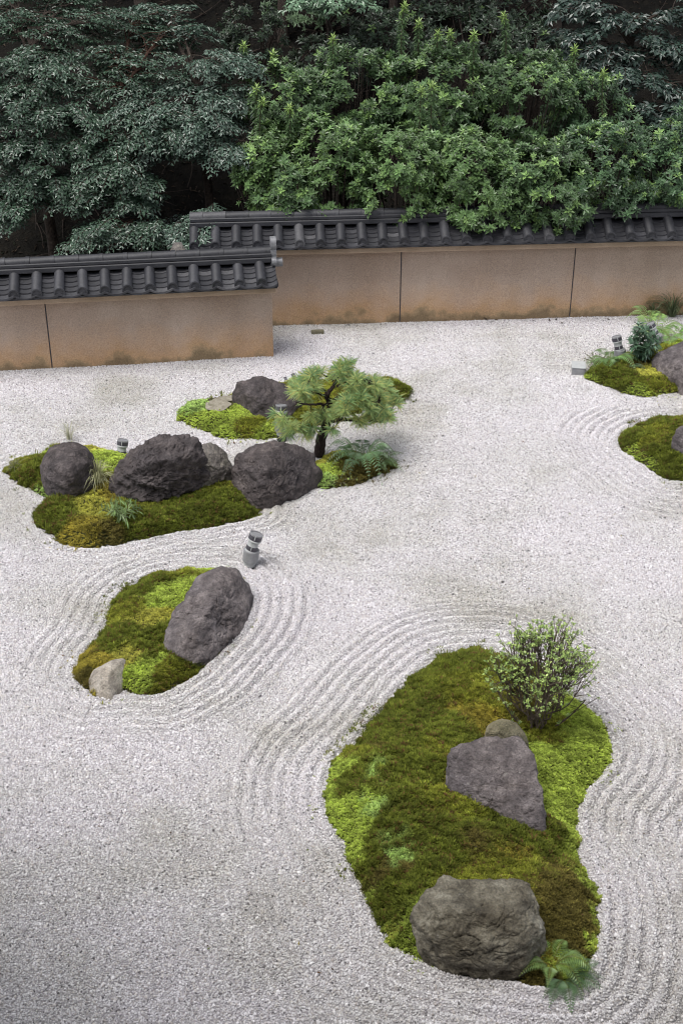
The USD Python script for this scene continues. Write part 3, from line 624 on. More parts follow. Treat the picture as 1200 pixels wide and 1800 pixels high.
# ------------------------------------------------------------------ walls
def wall(name, label, A, Bp, eave, base_z, seams, end_right, seed, thick=0.26):
    """A low clay wall from A to Bp (plan points of its front foot), with a tiled roof. seams: distances along it."""
    A, Bp = np.asarray(A, float)[:2], np.asarray(Bp, float)[:2]
    u = (Bp - A) / np.linalg.norm(Bp - A); nrm = np.array([u[1], -u[0]])   # towards the viewer
    Ln = np.linalg.norm(Bp - A)
    r = np.random.default_rng(seed)
    T = Thing(name, label, 'wall', (*(A + Bp) / 2, 0))

    def w(a, out, z):
        a, out, z = np.broadcast_arrays(np.asarray(a, float), np.asarray(out, float), np.asarray(z, float))
        return np.stack([A[0] + u[0] * a + nrm[0] * out, A[1] + u[1] * a + nrm[1] * out, z], -1)

    def block(a0, a1, o0, o1, z0, z1, ch=0.006):
        b = trimesh.creation.box([a1 - a0 - 2 * ch, o1 - o0 - 2 * ch, z1 - z0 - 2 * ch])
        import manifold3d as mf
        m = mf.Manifold.hull_points(np.vstack([b.vertices + d for d in np.vstack([np.eye(3), -np.eye(3)]) * ch]))
        mm = m.to_mesh(); v = np.array(mm.vert_properties[:, :3]) + [(a0 + a1) / 2, (o0 + o1) / 2, (z0 + z1) / 2]
        f = np.array(mm.tri_verts)
        return w(v[:, 0], v[:, 1], v[:, 2]), f[:, ::-1]

    cuts = [0.0] + list(seams) + [Ln]
    T.part('wall_core', block(0.02, Ln - 0.02, -thick + 0.01, -0.012, base_z, eave), M_joint)
    for a0, a1 in zip(cuts[:-1], cuts[1:]):
        T.part('plaster_panel', block(a0 + (0.007 if a0 > 0 else 0), a1 - (0.007 if a1 < Ln else 0), -thick, 0.0, base_z, eave + 0.002, 0.004), M_plaster)
    T.part('eave_board', block(-0.0, Ln + (0.05 if end_right else 0), -thick - 0.15, 0.15, eave, eave + 0.120, 0.012), M_trim)
    # roof: slopes fall from the ridge to eaves on both sides
    zc, mid = eave + 0.335, -thick / 2
    ze, oe = eave + 0.160, 0.24
    pitch = 0.268
    n = int(Ln / pitch)
    a_last = Ln + (0.05 if end_right else 0)
    cols = a_last - 0.19 - np.arange(n + 1) * pitch if end_right else np.arange(n + 1) * pitch + 0.05
    slab = []
    for sgn in (1, -1):
        o = [mid, mid + sgn * (oe - mid) * 0.985]
        z = [zc - 0.05, ze - 0.045]
        vv = np.vstack([w([0, a_last], o[0], z[0]), w([0, a_last], o[1], z[1]), w([0, a_last], o[0], z[0] - 0.03), w([0, a_last], o[1], z[1] - 0.02)])
        ff = np.array([[0, 1, 3, 2], [4, 6, 7, 5], [2, 3, 7, 6], [0, 4, 5, 1], [0, 2, 6, 4], [1, 5, 7, 3]])
        slab.append((vv, ff))
    T.part('roof_bed', join(slab), M_tiles[0])
    NC = 5
    back_v = []
    for sgn in (1, -1):
        eo = oe if sgn > 0 else 2 * mid - oe
        for a in cols:
            if a < 0:
                continue
            # barrel tile running from ridge to eave
            th = np.linspace(-0.15, math.pi + 0.15, 10)
            R = 0.062
            secs, jig = [], r.normal(0, 0.004, 2)
            for tt, k in ((0.06, 0.97), (0.2, 0.97), (0.201, 1.0), (0.94, 1.0), (0.941, 1.06), (1.03, 1.06)):
                o, z = mid + (eo - mid) * tt, zc + (ze - zc) * tt + 0.004
                secs.append(w(a + jig[0] * tt + R * k * np.cos(th), o, z + jig[1] + R * k * np.sin(th)))
            ns, m = len(secs), len(th)
            v = np.vstack(secs)
            i, j = np.meshgrid(np.arange(ns - 1), np.arange(m - 1), indexing='ij')
            q4 = np.stack([i * m + j, i * m + j + 1, (i + 1) * m + j + 1, (i + 1) * m + j], -1).reshape(-1, 4)
            o, z = mid + (eo - mid) * 1.03, zc + (ze - zc) * 1.03 + 0.004
            # round end disc with a raised rim
            ring = np.arange(16) * 2 * np.pi / 16
            dv = [w(a + 0.066 * np.cos(ring), o, z + 0.012 + 0.066 * np.sin(ring)), w(a + 0.052 * np.cos(ring), o + sgn * 0.001, z + 0.012 + 0.052 * np.sin(ring)),
                  w(a + 0.048 * np.cos(ring), o - sgn * 0.008, z + 0.012 + 0.048 * np.sin(ring)), w(a + 0.066 * np.cos(ring), o - sgn * 0.02, z + 0.012 + 0.066 * np.sin(ring))]
            b0 = len(v); dv = np.vstack(dv + [w([a], o - sgn * 0.004, z + 0.012)])
            kk = np.arange(16); k1 = (kk + 1) % 16
            df = [np.stack([b0 + kk, b0 + k1, b0 + 16 + k1, b0 + 16 + kk], 1), np.stack([b0 + 16 + kk, b0 + 16 + k1, b0 + 32 + k1, b0 + 32 + kk], 1), np.stack([b0 + 48 + kk, b0 + 48 + k1, b0 + k1, b0 + kk], 1)]
            tri = np.stack([b0 + 32 + kk, b0 + 32 + k1, np.full(16, b0 + 64)], 1)
            quads = np.vstack([q4] + df)
            f = np.vstack([quads[:, [0, 1, 2]], quads[:, [0, 2, 3]], tri])
            mesh = (np.vstack([v, dv]), f)
            if sgn > 0:
                T.part('barrel_tile', mesh, M_tiles[r.choice(3, p=[0.45, 0.4, 0.15] if end_right else [0.85, 0.12, 0.03])], smooth=35)  # farther wall gets mostly dark tiles: leaf shade put into the colour
            else:
                back_v.append(mesh)
            # sagging pan tiles between this barrel and the next
            nxt = a + pitch
            for c_ in range(NC):
                if nxt > a_last + 0.1:
                    continue
                t0, t1 = 0.05 + c_ * 0.195, 0.05 + (c_ + 1) * 0.195 + 0.035
                xs = np.linspace(0, 1, 6)
                aa = a + xs * (min(nxt, a_last) - a)
                sag = -0.038 * 4 * xs * (1 - xs)
                lift = 0.018
                rows = []
                for tt, dz in ((t0, -0.012), (t1, lift - 0.012), (t1, lift - 0.036)):
                    rows.append(w(aa, mid + (eo - mid) * tt, zc + (ze - zc) * tt + 0.012 + dz + sag + r.normal(0, 0.0015)))
                v = np.vstack(rows)
                i, j = np.meshgrid(np.arange(2), np.arange(5), indexing='ij')
                q5 = np.stack([i * 6 + j, i * 6 + j + 1, (i + 1) * 6 + j + 1, (i + 1) * 6 + j], -1).reshape(-1, 4)
                if sgn > 0:
                    T.part('pan_tile', (v, q5), M_tiles[r.choice(3, p=[0.4, 0.4, 0.2] if end_right else [0.85, 0.12, 0.03])], smooth=35)  # farther pans mostly dark as well, standing in for shade under the leaves
                else:
                    back_v.append((v, q5))
    T.part('rear_tiles', join(back_v), M_tiles[0], kind='stuff')
    # ridge: two courses of flat tiles and a rounded cap
    e = a_last - (0.03 if end_right else 0)
    T.part('ridge_course', block(0, e, mid - 0.095, mid + 0.095, zc - 0.01, zc + 0.055, 0.008), M_tiles[0])
    T.part('ridge_course', block(0, e - 0.004, mid - 0.082, mid + 0.082, zc + 0.057, zc + 0.105, 0.008), M_tiles[0])
    seg = 0.29
    a0 = e - 0.01
    th = np.linspace(0, math.pi, 11)
    while a0 > 0:
        a1 = max(a0 - seg + 0.004, 0)
        secs = [w(aa, mid + rr * np.cos(th), zc + 0.103 + rr * 0.95 * np.sin(th)) for aa, rr in ((a1, 0.066), (a0 - 0.05, 0.066), (a0 - 0.049, 0.072), (a0, 0.072))]
        v = np.vstack(secs)
        i, j = np.meshgrid(np.arange(3), np.arange(10), indexing='ij')
        T.part('ridge_cap', (v, np.stack([i * 11 + j, i * 11 + j + 1, (i + 1) * 11 + j + 1, (i + 1) * 11 + j], -1).reshape(-1, 4)), M_tiles[r.choice(3, p=[0.6, 0.3, 0.1])], smooth=35)
        a0 -= seg
    if end_right:
        # upright end ornament with three rounded lobes, and a barrel tile lying along the verge end
        z0 = zc - 0.03
        lob = [tube([w([e - 0.015], mid, z0 + zz)[0], w([e + 0.055], mid, z0 + zz)[0]], rr, 18) for zz, rr in ((0.035, 0.085), (0.13, 0.078), (0.235, 0.088))]
        lob += [tube([w([e - 0.01], mid + sd * 0.10, z0 + 0.035)[0], w([e + 0.05], mid + sd * 0.10, z0 + 0.035)[0]], 0.05, 16) for sd in (1, -1)]
        T.part('ridge_end_ornament', join(lob), M_ornament, smooth=40)
        T.part('end_roll_tile', tube([w([e - 0.02], mid + 0.02, zc - 0.035)[0], w([e + 0.13], mid + 0.02, zc - 0.03)[0]], 0.056, 16), M_ornament, smooth=40)
        # verge tile down the open end
        T.part('verge_tile', block(a_last - 0.03, a_last + 0.015, mid - 0.02, oe - 0.02, ze - 0.06, ze + 0.0, 0.008), M_tiles[1])
    return T


nA, nB = np.array([-4.22, 15.50]), np.array([-0.86, 15.95])
nu = (nB - nA) / np.linalg.norm(nB - nA)
near0 = nA - nu * 2.2
s_near = float(np.dot(P(92, 648)[:2] - near0, nu))
wall('tiled_wall', 'nearer clay garden wall at left with its tiled roof ending in an ornament', near0, nB, 0.905, -0.1, [s_near - 2.29, s_near], True, 1)
fA, fu = np.array([0.78, 17.08]), np.array([0.9975, 0.0700])
far0 = fA - fu * 2.72
wall('tiled_wall', 'farther long clay garden wall under the green shrubs', far0, fA + fu * 5.0, 1.03, -0.1, [2.72 - 2.29, 2.72, 2.72 + 2.30, 2.72 + 4.6], False, 2)

# ------------------------------------------------------------------ garden lamps
def lathe(profile, p0, axis, sides=24):
    """Profile [(radius, along)] turned about the axis at p0."""
    ax = unit(axis)
    a = unit(np.cross(ax, [0.3, 1, 0.1])); b = np.cross(ax, a)
    ang = np.arange(sides) * 2 * np.pi / sides
    v = np.vstack([p0 + ax * h + r * (np.cos(ang)[:, None] * a + np.sin(ang)[:, None] * b) for r, h in profile])
    n = len(profile)
    i, j = np.meshgrid(np.arange(n - 1), np.arange(sides), indexing='ij')
    q = np.stack([i * sides + j, i * sides + (j + 1) % sides, (i + 1) * sides + (j + 1) % sides, (i + 1) * sides + j], -1).reshape(-1, 4)
    k = np.arange(sides); m = len(v)
    v = np.vstack([v, [p0 + ax * profile[0][1], p0 + ax * profile[-1][1]]])
    f = np.vstack([q[:, [0, 1, 2]], q[:, [0, 2, 3]], np.stack([np.full(sides, m), (k + 1) % sides, k], 1), np.stack([np.full(sides, m + 1), (n - 1) * sides + k, (n - 1) * sides + (k + 1) % sides], 1)])
    return v, f


def lamp(base, label, lean=(0.12, 0, 1), head=(0.42, 0.12, 1), s=1.0, sunk=0.0, group='garden spotlights'):
    base = np.asarray(base, float) - [0, 0, sunk]
    T = Thing('garden_spotlight', label, 'lamp', base, group)
    ax = unit(lean); hd = unit(head)
    T.part('ground_sleeve', lathe([(0.052 * s, -0.05), (0.052 * s, 0.03 * s)], base, ax), M_black, smooth=35)
    T.part('collar', lathe([(0.054 * s, 0.03 * s), (0.058 * s, 0.034 * s), (0.058 * s, 0.070 * s), (0.054 * s, 0.075 * s)], base, ax), M_pale_steel, smooth=35)
    T.part('body', lathe([(0.070 * s, 0.075 * s), (0.076 * s, 0.080 * s), (0.076 * s, 0.195 * s), (0.070 * s, 0.203 * s), (0.02, 0.206 * s)], base, ax), M_steel, smooth=35)
    p = base + ax * 0.185 * s + hd * 0.01 + np.array([-0.012, -0.015, 0]) * s
    R = 0.054 * s
    T.part('barrel', lathe([(R * 0.7, -0.02), (R * 1.03, 0.0), (R * 1.03, 0.01 * s), (R * 0.97, 0.012 * s), (R * 0.97, 0.165 * s)], p, hd), M_pale_steel, smooth=35)
    T.part('dark_band', lathe([(R * 0.99, 0.016 * s), (R * 1.02, 0.018 * s), (R * 1.02, 0.056 * s), (R * 0.99, 0.058 * s)], p, hd), M_lamp_dark, smooth=35)
    T.part('flange', lathe([(R * 1.2, 0.110 * s), (R * 1.24, 0.113 * s), (R * 1.24, 0.122 * s), (R * 1.15, 0.126 * s)], p, hd), M_pale_steel, smooth=35)
    T.part('dark_band', lathe([(R * 1.17, 0.126 * s), (R * 1.20, 0.13 * s), (R * 1.20, 0.172 * s), (R * 1.17, 0.175 * s)], p, hd), M_lamp_dark, smooth=35)
    side = unit(np.cross(hd, [0, -1, 0.3]))
    for h0, h1, rr in ((0.016, 0.058, 1.03), (0.127, 0.174, 1.21)):
        q0 = p + hd * h0 * s + np.array([0, -1, 0.35]) / np.linalg.norm([0, -1, .35]) * R * rr
        q1 = q0 + hd * (h1 - h0) * s
        T.part('rib', tube([q0, q1], 0.004 * s, 6), M_pale_steel)
    T.part('lens_rim', lathe([(R * 1.2, 0.172 * s), (R * 1.2, 0.186 * s), (R * 1.05, 0.190 * s), (R * 1.03, 0.178 * s), (0.01, 0.176 * s)], p, hd), M_steel, smooth=35)
    return T


lamp(P(438, 998, 0.01), 'grey garden spotlight standing alone in the gravel above the leaning oval rock', head=(0.36, 0.15, 1), lean=(0.15, 0.05, 1))
lamp(P(495, 768, 0.05), 'grey garden spotlight half hidden by pine needles beside the dark rock', head=(0.06, 0.3, 1), lean=(0.02, 0.05, 1))
lamp(D(211, 826, P(213, 806)[1]), 'grey garden spotlight peeping out behind the largest rugged rock', head=(0.18, 0.25, 1), lean=(0.2, 0.05, 1), s=0.95)
lamp(D(492, 692, P(500, 668)[1]), 'dark garden spotlight lying behind the rock near the pine', head=(1, 0.25, 0.25), lean=(0.3, 0.1, 1), s=0.9)
lamp(P(1088, 638, 0.02), 'garden spotlight leaning among ferns in front of the far wall', head=(-0.28, 0.2, 1), lean=(-0.05, 0, 1), s=0.95)
lamp(P(1152, 612, 0.02), 'dark garden spotlight right of the glossy shrub by the far wall', head=(-0.35, 0.1, 0.6), lean=(-0.05, 0, 1), s=0.95)


def rounded_box(c, dims, yaw=0.0, ch=0.008):
    import manifold3d as mf
    d = np.asarray(dims) / 2 - ch
    b = trimesh.creation.box(d * 2).vertices
    m = mf.Manifold.hull_points(np.vstack([b + o for o in np.vstack([np.eye(3), -np.eye(3)]) * ch])).to_mesh()
    v = np.array(m.vert_properties[:, :3])
    cs, sn = math.cos(yaw), math.sin(yaw)
    v = np.stack([v[:, 0] * cs - v[:, 1] * sn, v[:, 0] * sn + v[:, 1] * cs, v[:, 2]], -1) + np.asarray(c)
    return v, np.array(m.tri_verts)


c = P(1016, 655, 0.0)
T = Thing('junction_box', 'small grey metal box lying on gravel left of the fern bed', 'box', c)
T.part('box_body', rounded_box(c + [0, 0.02, 0.04], (0.165, 0.20, 0.10), -0.12), M_steel)
T.part('box_lid', rounded_box(c + [0, 0.02, 0.097], (0.172, 0.207, 0.014), -0.12, 0.005), M_pale_steel)
c = P(558, 586, 0.0)
single('drain_stone', rounded_box(c + [0, 0, 0.02], (0.17, 0.06, 0.06), 0.06, 0.01), M_rock_mossy, 'small dark brown block lying at the foot of the far wall', 'block')
c = D(312, 434, nA[1] + 0.60)
single('loose_stone', (c + np.array([[-.09, 0, -.04], [.1, 0, -.04], [.0, .09, -.04], [-.05, .03, .05], [.05, .02, .055], [.02, .08, .03], [-.06, -.06, -.04], [.07, -.05, -.04]]), ConvexHull(np.array([[-.09, 0, -.04], [.1, 0, -.04], [.0, .09, -.04], [-.05, .03, .05], [.05, .02, .055], [.02, .08, .03], [-.06, -.06, -.04], [.07, -.05, -.04]])).simplices), M_rock_light, 'small pale stone showing just above the nearer wall ridge', 'stone')


# ------------------------------------------------------------------ ferns, grass, small plants
def fern(base, R, nf, col, label, seed, cat='fern', rise=0.75, arc=(0, 6.28), tint2=None, name='fern', group=None):
    r = np.random.default_rng(seed)
    base = np.asarray(base, float)
    T = Thing(name, label, cat, base, group)
    for i in range(nf):
        az = arc[0] + (arc[1] - arc[0]) * (i + r.uniform(0.1, 0.9)) / nf
        ln = R * r.uniform(0.75, 1.1)
        out = np.array([math.cos(az), math.sin(az), 0])
        p0 = base + out * 0.015
        p2 = base + out * ln + [0, 0, ln * r.uniform(-0.05, 0.25)]
        p1 = base + out * ln * 0.45 + [0, 0, ln * rise * r.uniform(0.8, 1.2)]
        m = 20
        c = bez(p0, p1, p2, m)
        t = unit(np.gradient(c, axis=0))
        sd = unit(np.cross(t, [0, 0, 1])); up = np.cross(sd, t)
        s = np.linspace(0, 1, m)
        wd = ln * 0.33 * np.clip(1.25 * (1 - s) ** 0.75 * np.clip((s - 0.08) / 0.2, 0, 1), 0.02, None)
        sel = s > 0.12
        vs = []
        for sg in (1, -1):
            d = sd[sel] * sg * 0.92 + t[sel] * 0.42 - up[sel] * 0.12
            vs.append(leaves(c[sel], d, up[sel], wd[sel], ln * 0.032, 0.03, 0.18))
        vs.append(leaves(c[-1:], t[-1:], up[-1:], ln * 0.06, ln * 0.03))
        v, f = join(vs)
        cc = np.array(col) * math.exp(r.normal(0, 0.18))
        if tint2 is not None and r.random() < 0.35:
            cc = np.array(tint2)
        v2, f2 = tube(c, np.linspace(0.004, 0.0015, m), 4)
        tint = np.vstack([np.tile(cc, (len(v), 1)) * np.exp(r.normal(0, 0.08, (len(v), 1))), np.tile(cc * [0.8, 0.6, 0.5], (len(v2), 1))])
        T.part('frond', join([(v, f), (v2, f2)]), M_leaf, tint=np.clip(tint, 0, 0.8))
    return T


fern(P(634, 822, 0.05), 0.40, 15, (0.12, 0.20, 0.095), 'large dark green fern at the foot of the pine', 1, rise=1.15)
fern(P(663, 815, 0.03), 0.30, 6, (0.10, 0.16, 0.06), 'low fern spreading onto gravel right of the large fern', 2, rise=0.5, arc=(-1.4, 1.2))
fern(P(968, 1700, 0.05), 0.27, 9, (0.20, 0.30, 0.10), 'pale green fern against the side of the front boulder', 3, rise=0.8)
fern(P(990, 1722, 0.02), 0.26, 8, (0.095, 0.17, 0.075), 'bluish fern drooping over gravel right of the front boulder', 4, rise=0.6, arc=(-2.6, 0.6))
fern(P(893, 1258, 0.14), 0.14, 5, (0.16, 0.27, 0.16), 'tiny blue-green fern between the azalea and the slab', 5)
fern(P(1072, 640, 0.03), 0.40, 9, (0.17, 0.28, 0.10), 'fern left of the leaning spotlight on the far bed', 6)
fern(P(1100, 648, 0.03), 0.26, 6, (0.13, 0.22, 0.11), 'small fern below the leaning spotlight', 7)
fern(P(1150, 592, 0.03), 0.42, 8, (0.26, 0.40, 0.12), 'bright yellow-green fern behind the glossy shrub', 8)
fern(P(1180, 598, 0.03), 0.42, 8, (0.22, 0.36, 0.12), 'yellow-green fern at the right edge before the far wall', 9)
fern(P(1140, 565, 0.03), 0.34, 7, (0.26, 0.38, 0.14), 'pale fern on gravel close to the far wall', 10)


def grass(base, R, nb, col, label, seed, name='grass_tuft', width=0.006, droop=0.6, H=0.3, lean=(0, 0)):
    r = np.random.default_rng(seed)
    base = np.asarray(base, float)
    az = r.uniform(0, 2 * np.pi, nb)
    sp = np.sqrt(r.uniform(0, 1, nb)) * R
    out = np.stack([np.cos(az), np.sin(az), 0 * az], -1)
    vs = []
    h = H * r.uniform(0.6, 1.1, nb)
    tints = []
    for i in range(nb):
        b = base + out[i] * R * 0.18 * r.random()
        tip = base + out[i] * sp[i] * 1.3 + [lean[0], lean[1], h[i] * (1 - droop * sp[i] / R)]
        c = bez(b, b + out[i] * sp[i] * 0.3 + [0, 0, h[i] * 0.95], tip, 6)
        sd = unit(np.cross(out[i], [0, 0, 1]) + r.normal(0, 0.3, 3))
        w = np.array([1, 1, 0.9, 0.7, 0.45, 0.05])[:, None] * width / 2
        v = np.stack([c - sd * w, c + sd * w], 1).reshape(-1, 3)
        k = np.arange(5)[:, None] * 2
        vs.append((v, np.vstack([k + [0, 1, 3], k + [0, 3, 2]])))
        tints.append(np.tile(np.array(col) * math.exp(r.normal(0, 0.2)), (12, 1)))
    v, f = join(vs)
    m = put_mesh(numbered('/World', name), (v - base, f), M_leaf, tint=np.clip(np.vstack(tints), 0, 0.8))
    UsdGeom.Xformable(m).AddTranslateOp().Set(Gf.Vec3d(*map(float, base)))
    tag(m.GetPrim(), label, 'grass')


grass(P(172, 862, 0.06), 0.24, 210, (0.36, 0.36, 0.20), 'straw-green sedge tuft between the rounded rock and the largest rock', 1, H=0.42, lean=(-0.04, -0.03))
grass(P(28, 826, 0.02), 0.16, 60, (0.17, 0.17, 0.09), 'dry wispy grass at the left tip of the long mound', 2, H=0.14)
grass(P(122, 772, 0.02), 0.2, 45, (0.28, 0.28, 0.17), 'thin dry grass behind the rounded dark rock', 3, H=0.28, width=0.004)
grass(P(1180, 555, 0.0), 0.34, 170, (0.075, 0.10, 0.045), 'dark clump of grass at the foot of the far wall near the right edge', 4, H=0.42, droop=0.5, width=0.009)
grass(P(1148, 557, 0.0), 0.2, 90, (0.065, 0.085, 0.035), 'low dark grass at the foot of the far wall beside the taller clump', 5, H=0.24, droop=0.5, width=0.009)
grass(P(1195, 590, 0.05), 0.1, 30, (0.09, 0.14, 0.05), 'short grass at the edge of the flat grey rock', 6, H=0.16)


def leafy(base, R, H, n, col, label, seed, ll=0.07, lw=0.022, name='leafy_plant', cat='plant', stems=9, mat=None, narrow=False, top=0.5):
    """A low plant: stems from the base, whorls of leaves along them."""
    r = np.random.default_rng(seed)
    base = np.asarray(base, float)
    T = Thing(name, label, cat, base)
    st, pos, dr = [], [], []
    for i in range(stems):
        az = 2 * np.pi * (i + r.random()) / stems; q = math.sqrt(r.random())
        tip = base + [math.cos(az) * R * q, math.sin(az) * R * q, H * (1 - 0.35 * q * q) * r.uniform(0.8, 1.05)]
        c = bez(base + r.normal(0, 0.01, 3) * [1, 1, 0], base + (tip - base) * [0.25, 0.25, 0.6], tip, 9)
        st.append(tube(c, np.linspace(0.006, 0.003, 9), 5))
        t = unit(np.gradient(c, axis=0))
        for _ in range(n // stems):
            s = int(np.clip(r.beta(2.2, 1) * 9, 2, 8))
            a2 = r.uniform(0, 6.28)
            o = unit(np.cross(t[s], [math.cos(a2), math.sin(a2), 0.2]))
            pos.append(c[s]); dr.append(o + t[s] * top * (1 if s > 5 else 0.2) + [0, 0, r.uniform(-0.3, 0.25)])
    pos, dr = np.array(pos), np.array(dr)
    v, f = leaves(pos, dr, np.array([0, 0, 1]) + r.normal(0, 0.25, (len(pos), 3)), ll * r.uniform(0.7, 1.2, len(pos)), lw * r.uniform(0.8, 1.2, len(pos)), 0.12, 0.12)
    tint = rep(np.array(col) * np.exp(r.normal(0, 0.25, (len(pos), 1))), 4)
    T.part('stems', join(st), M_stem)
    T.part('foliage', (v, f), mat or M_leaf, tint=np.clip(tint, 0, 0.8))


leafy(P(1124, 640, 0.05), 0.24, 0.50, 460, (0.06, 0.115, 0.065), 'dense dark glossy shrub between the two spotlights on the far bed', 1, ll=0.11, lw=0.036, stems=16, mat=M_gloss, name='shrub', cat='shrub')
leafy(P(215, 915, 0.09), 0.19, 0.19, 210, (0.16, 0.23, 0.09), 'narrow-leaved little plant on the dark moss below the largest rock', 2, ll=0.10, lw=0.014, stems=14)
leafy(P(600, 846, 0.02), 0.20, 0.05, 60, (0.24, 0.30, 0.07), 'tiny round-leaved weeds on the earth below the pine', 3, ll=0.028, lw=0.026, stems=16)
leafy(P(705, 700, 0.01), 0.22, 0.05, 60, (0.10, 0.14, 0.05), 'sparse weeds on gravel at the right tip of the sandy bed', 4, ll=0.04, lw=0.012, stems=16)
leafy(P(1050, 640, 0.01), 0.26, 0.09, 130, (0.15, 0.16, 0.07), 'thin weeds on the gravel above the lime moss of the far bed', 5, ll=0.045, lw=0.012, stems=18)
leafy(P(640, 742, 0.02), 0.18, 0.08, 60, (0.14, 0.2, 0.08), 'small weeds in gravel under the right pine limb', 6, ll=0.05, lw=0.014, stems=14)

# ------------------------------------------------------------------ azalea bush in the large mound
r = np.random.default_rng(77)
bb = P(940, 1292, 0.10)
T = Thing('azalea_bush', 'round twiggy azalea with sparse pale green leaves on the large mound', 'bush', bb)
cc_ = bb + np.array([0.03, 0.08, 0.56])
RX, RZ = 0.45, 0.43
wood, tips = [], []
NS = 16
for i in range(NS):
    az = 2 * np.pi * (i + r.uniform(0, 1)) / NS
    q = math.sqrt((i % 4 + r.random()) / 4)
    d = np.array([math.cos(az) * q * 0.78, math.sin(az) * q * 0.78, 0.62 + 0.25 * (1 - q)])
    fork = bb + d * np.array([RX * 0.8, RX * 0.8, 0.62]) * r.uniform(0.75, 1.0)
    c0 = bez(bb + r.normal(0, 0.03, 3) * [1, 1, 0], bb + (fork - bb) * [0.35, 0.35, 0.7], fork, 7)
    c0[1:-1] += r.normal(0, 0.012, (5, 3))
    wood.append(tube(c0, np.linspace(0.009, 0.0045, 7), 6))
    for j in range(5):
        az2 = az + r.normal(0, 0.9)
        end = cc_ + np.array([math.cos(az2) * RX * r.uniform(0.2, 0.9), math.sin(az2) * RX * r.uniform(0.2, 0.9), r.uniform(-0.15, 0.85) * RZ])
        end = 0.55 * end + 0.45 * (fork + (fork - bb) * 0.5 + r.normal(0, 0.06, 3))
        s0 = c0[r.integers(3, 7)]
        c1 = bez(s0, (s0 + end) / 2 + r.normal(0, 0.03, 3), end, 6)
        wood.append(tube(c1, np.linspace(0.0045, 0.0025, 6), 5))
        for k_ in range(6):
            o = unit(r.normal(size=3) + unit(end - cc_) * 0.8 + [0, 0, 0.75])
            e2 = end + o * r.uniform(0.06, 0.19)
            lim = (e2 - cc_) / [RX, RX, RZ]
            if np.linalg.norm(lim) > 1.08:
                e2 = cc_ + lim / np.linalg.norm(lim) * 1.05 * np.array([RX, RX, RZ])
            s1 = c1[r.integers(2, 6)]
            c2 = bez(s1, (s1 + e2) / 2 + r.normal(0, 0.015, 3), e2, 4)
            wood.append(tube(c2, np.linspace(0.0035, 0.002, 4), 4))
            tips.append((e2, unit(e2 - s1)))
            if r.random() < 0.45:
                e3 = c2[2] + unit(r.normal(size=3) + [0, 0, 0.9]) * r.uniform(0.04, 0.10)
                wood.append(tube([c2[2], e3], 0.0018, 4)); tips.append((e3, unit(e3 - c2[2])))
# a low straggling limb to the right
for end in (bb + [0.36, -0.02, 0.36], bb + [-0.33, 0.05, 0.44]):
    c1 = bez(bb, bb + (end - bb) * [0.55, 0.5, 0.2], end, 8); wood.append(tube(c1, np.linspace(0.011, 0.004, 8), 6))
    for _ in range(6):
        e2 = c1[r.integers(4, 8)] + unit(r.normal(size=3) + [0, 0, 1]) * r.uniform(0.05, 0.16)
        wood.append(tube([c1[r.integers(4, 8)], e2], 0.0025, 4)); tips.append((e2, np.array([0, 0, 1.0])))
T.part('branches', join(wood), M_twig)
pos, dr, ln = [], [], []
for e, t in tips:
    k_ = r.integers(6, 11)
    a2 = r.uniform(0, 6.28, k_)
    side = unit(np.cross(np.tile(t, (k_, 1)), np.stack([np.cos(a2), np.sin(a2), 0.3 + 0 * a2], -1)))
    pos.append(np.tile(e, (k_, 1)) - t * r.uniform(0, 0.025, (k_, 1))); dr.append(side + t * r.uniform(0.3, 1.1, (k_, 1)) + [0, 0, 0.15])
    ln.append(r.uniform(0.016, 0.030, k_))
pos, dr, ln = np.vstack(pos), np.vstack(dr), np.concatenate(ln)
v, f = leaves(pos, dr, [0, 0, 1] + r.normal(0, 0.35, pos.shape), ln, ln * 0.5, 0.12, 0.05)
base_c = np.where(r.random(len(pos))[:, None] < 0.55, [(0.33, 0.44, 0.13)], [(0.22, 0.32, 0.10)])
base_c = np.where(r.random(len(pos))[:, None] < 0.12, [(0.45, 0.55, 0.18)], base_c)
T.part('foliage', (v, f), M_leaf, tint=np.clip(rep(base_c * np.exp(r.normal(0, 0.15, (len(pos), 1))), 4), 0, 0.8))

# ------------------------------------------------------------------ the small pine
r = np.random.default_rng(5)
pb = P(561, 800, 0.02); py0 = pb[1]
T = Thing('pine_tree', 'small trained pine with a crooked dark trunk between two rocks', 'pine', pb)


def pp(x, y, dy):
    return D(x, y, py0 + dy)


def limb(pts, r0, r1, n=5):
    q = np.array([pp(*p) for p in pts])
    t = np.linspace(0, len(q) - 1, (len(q) - 1) * n + 1)
    q = np.stack([np.interp(t, np.arange(len(q)), q[:, k]) for k in range(3)], -1)
    q = ndimage.gaussian_filter1d(q, n * 0.45, axis=0, mode='nearest')
    q[1:-1] += r.normal(0, 0.004, (len(q) - 2, 3))
    return q, tube(q, np.linspace(r0, r1, len(q)), 9)


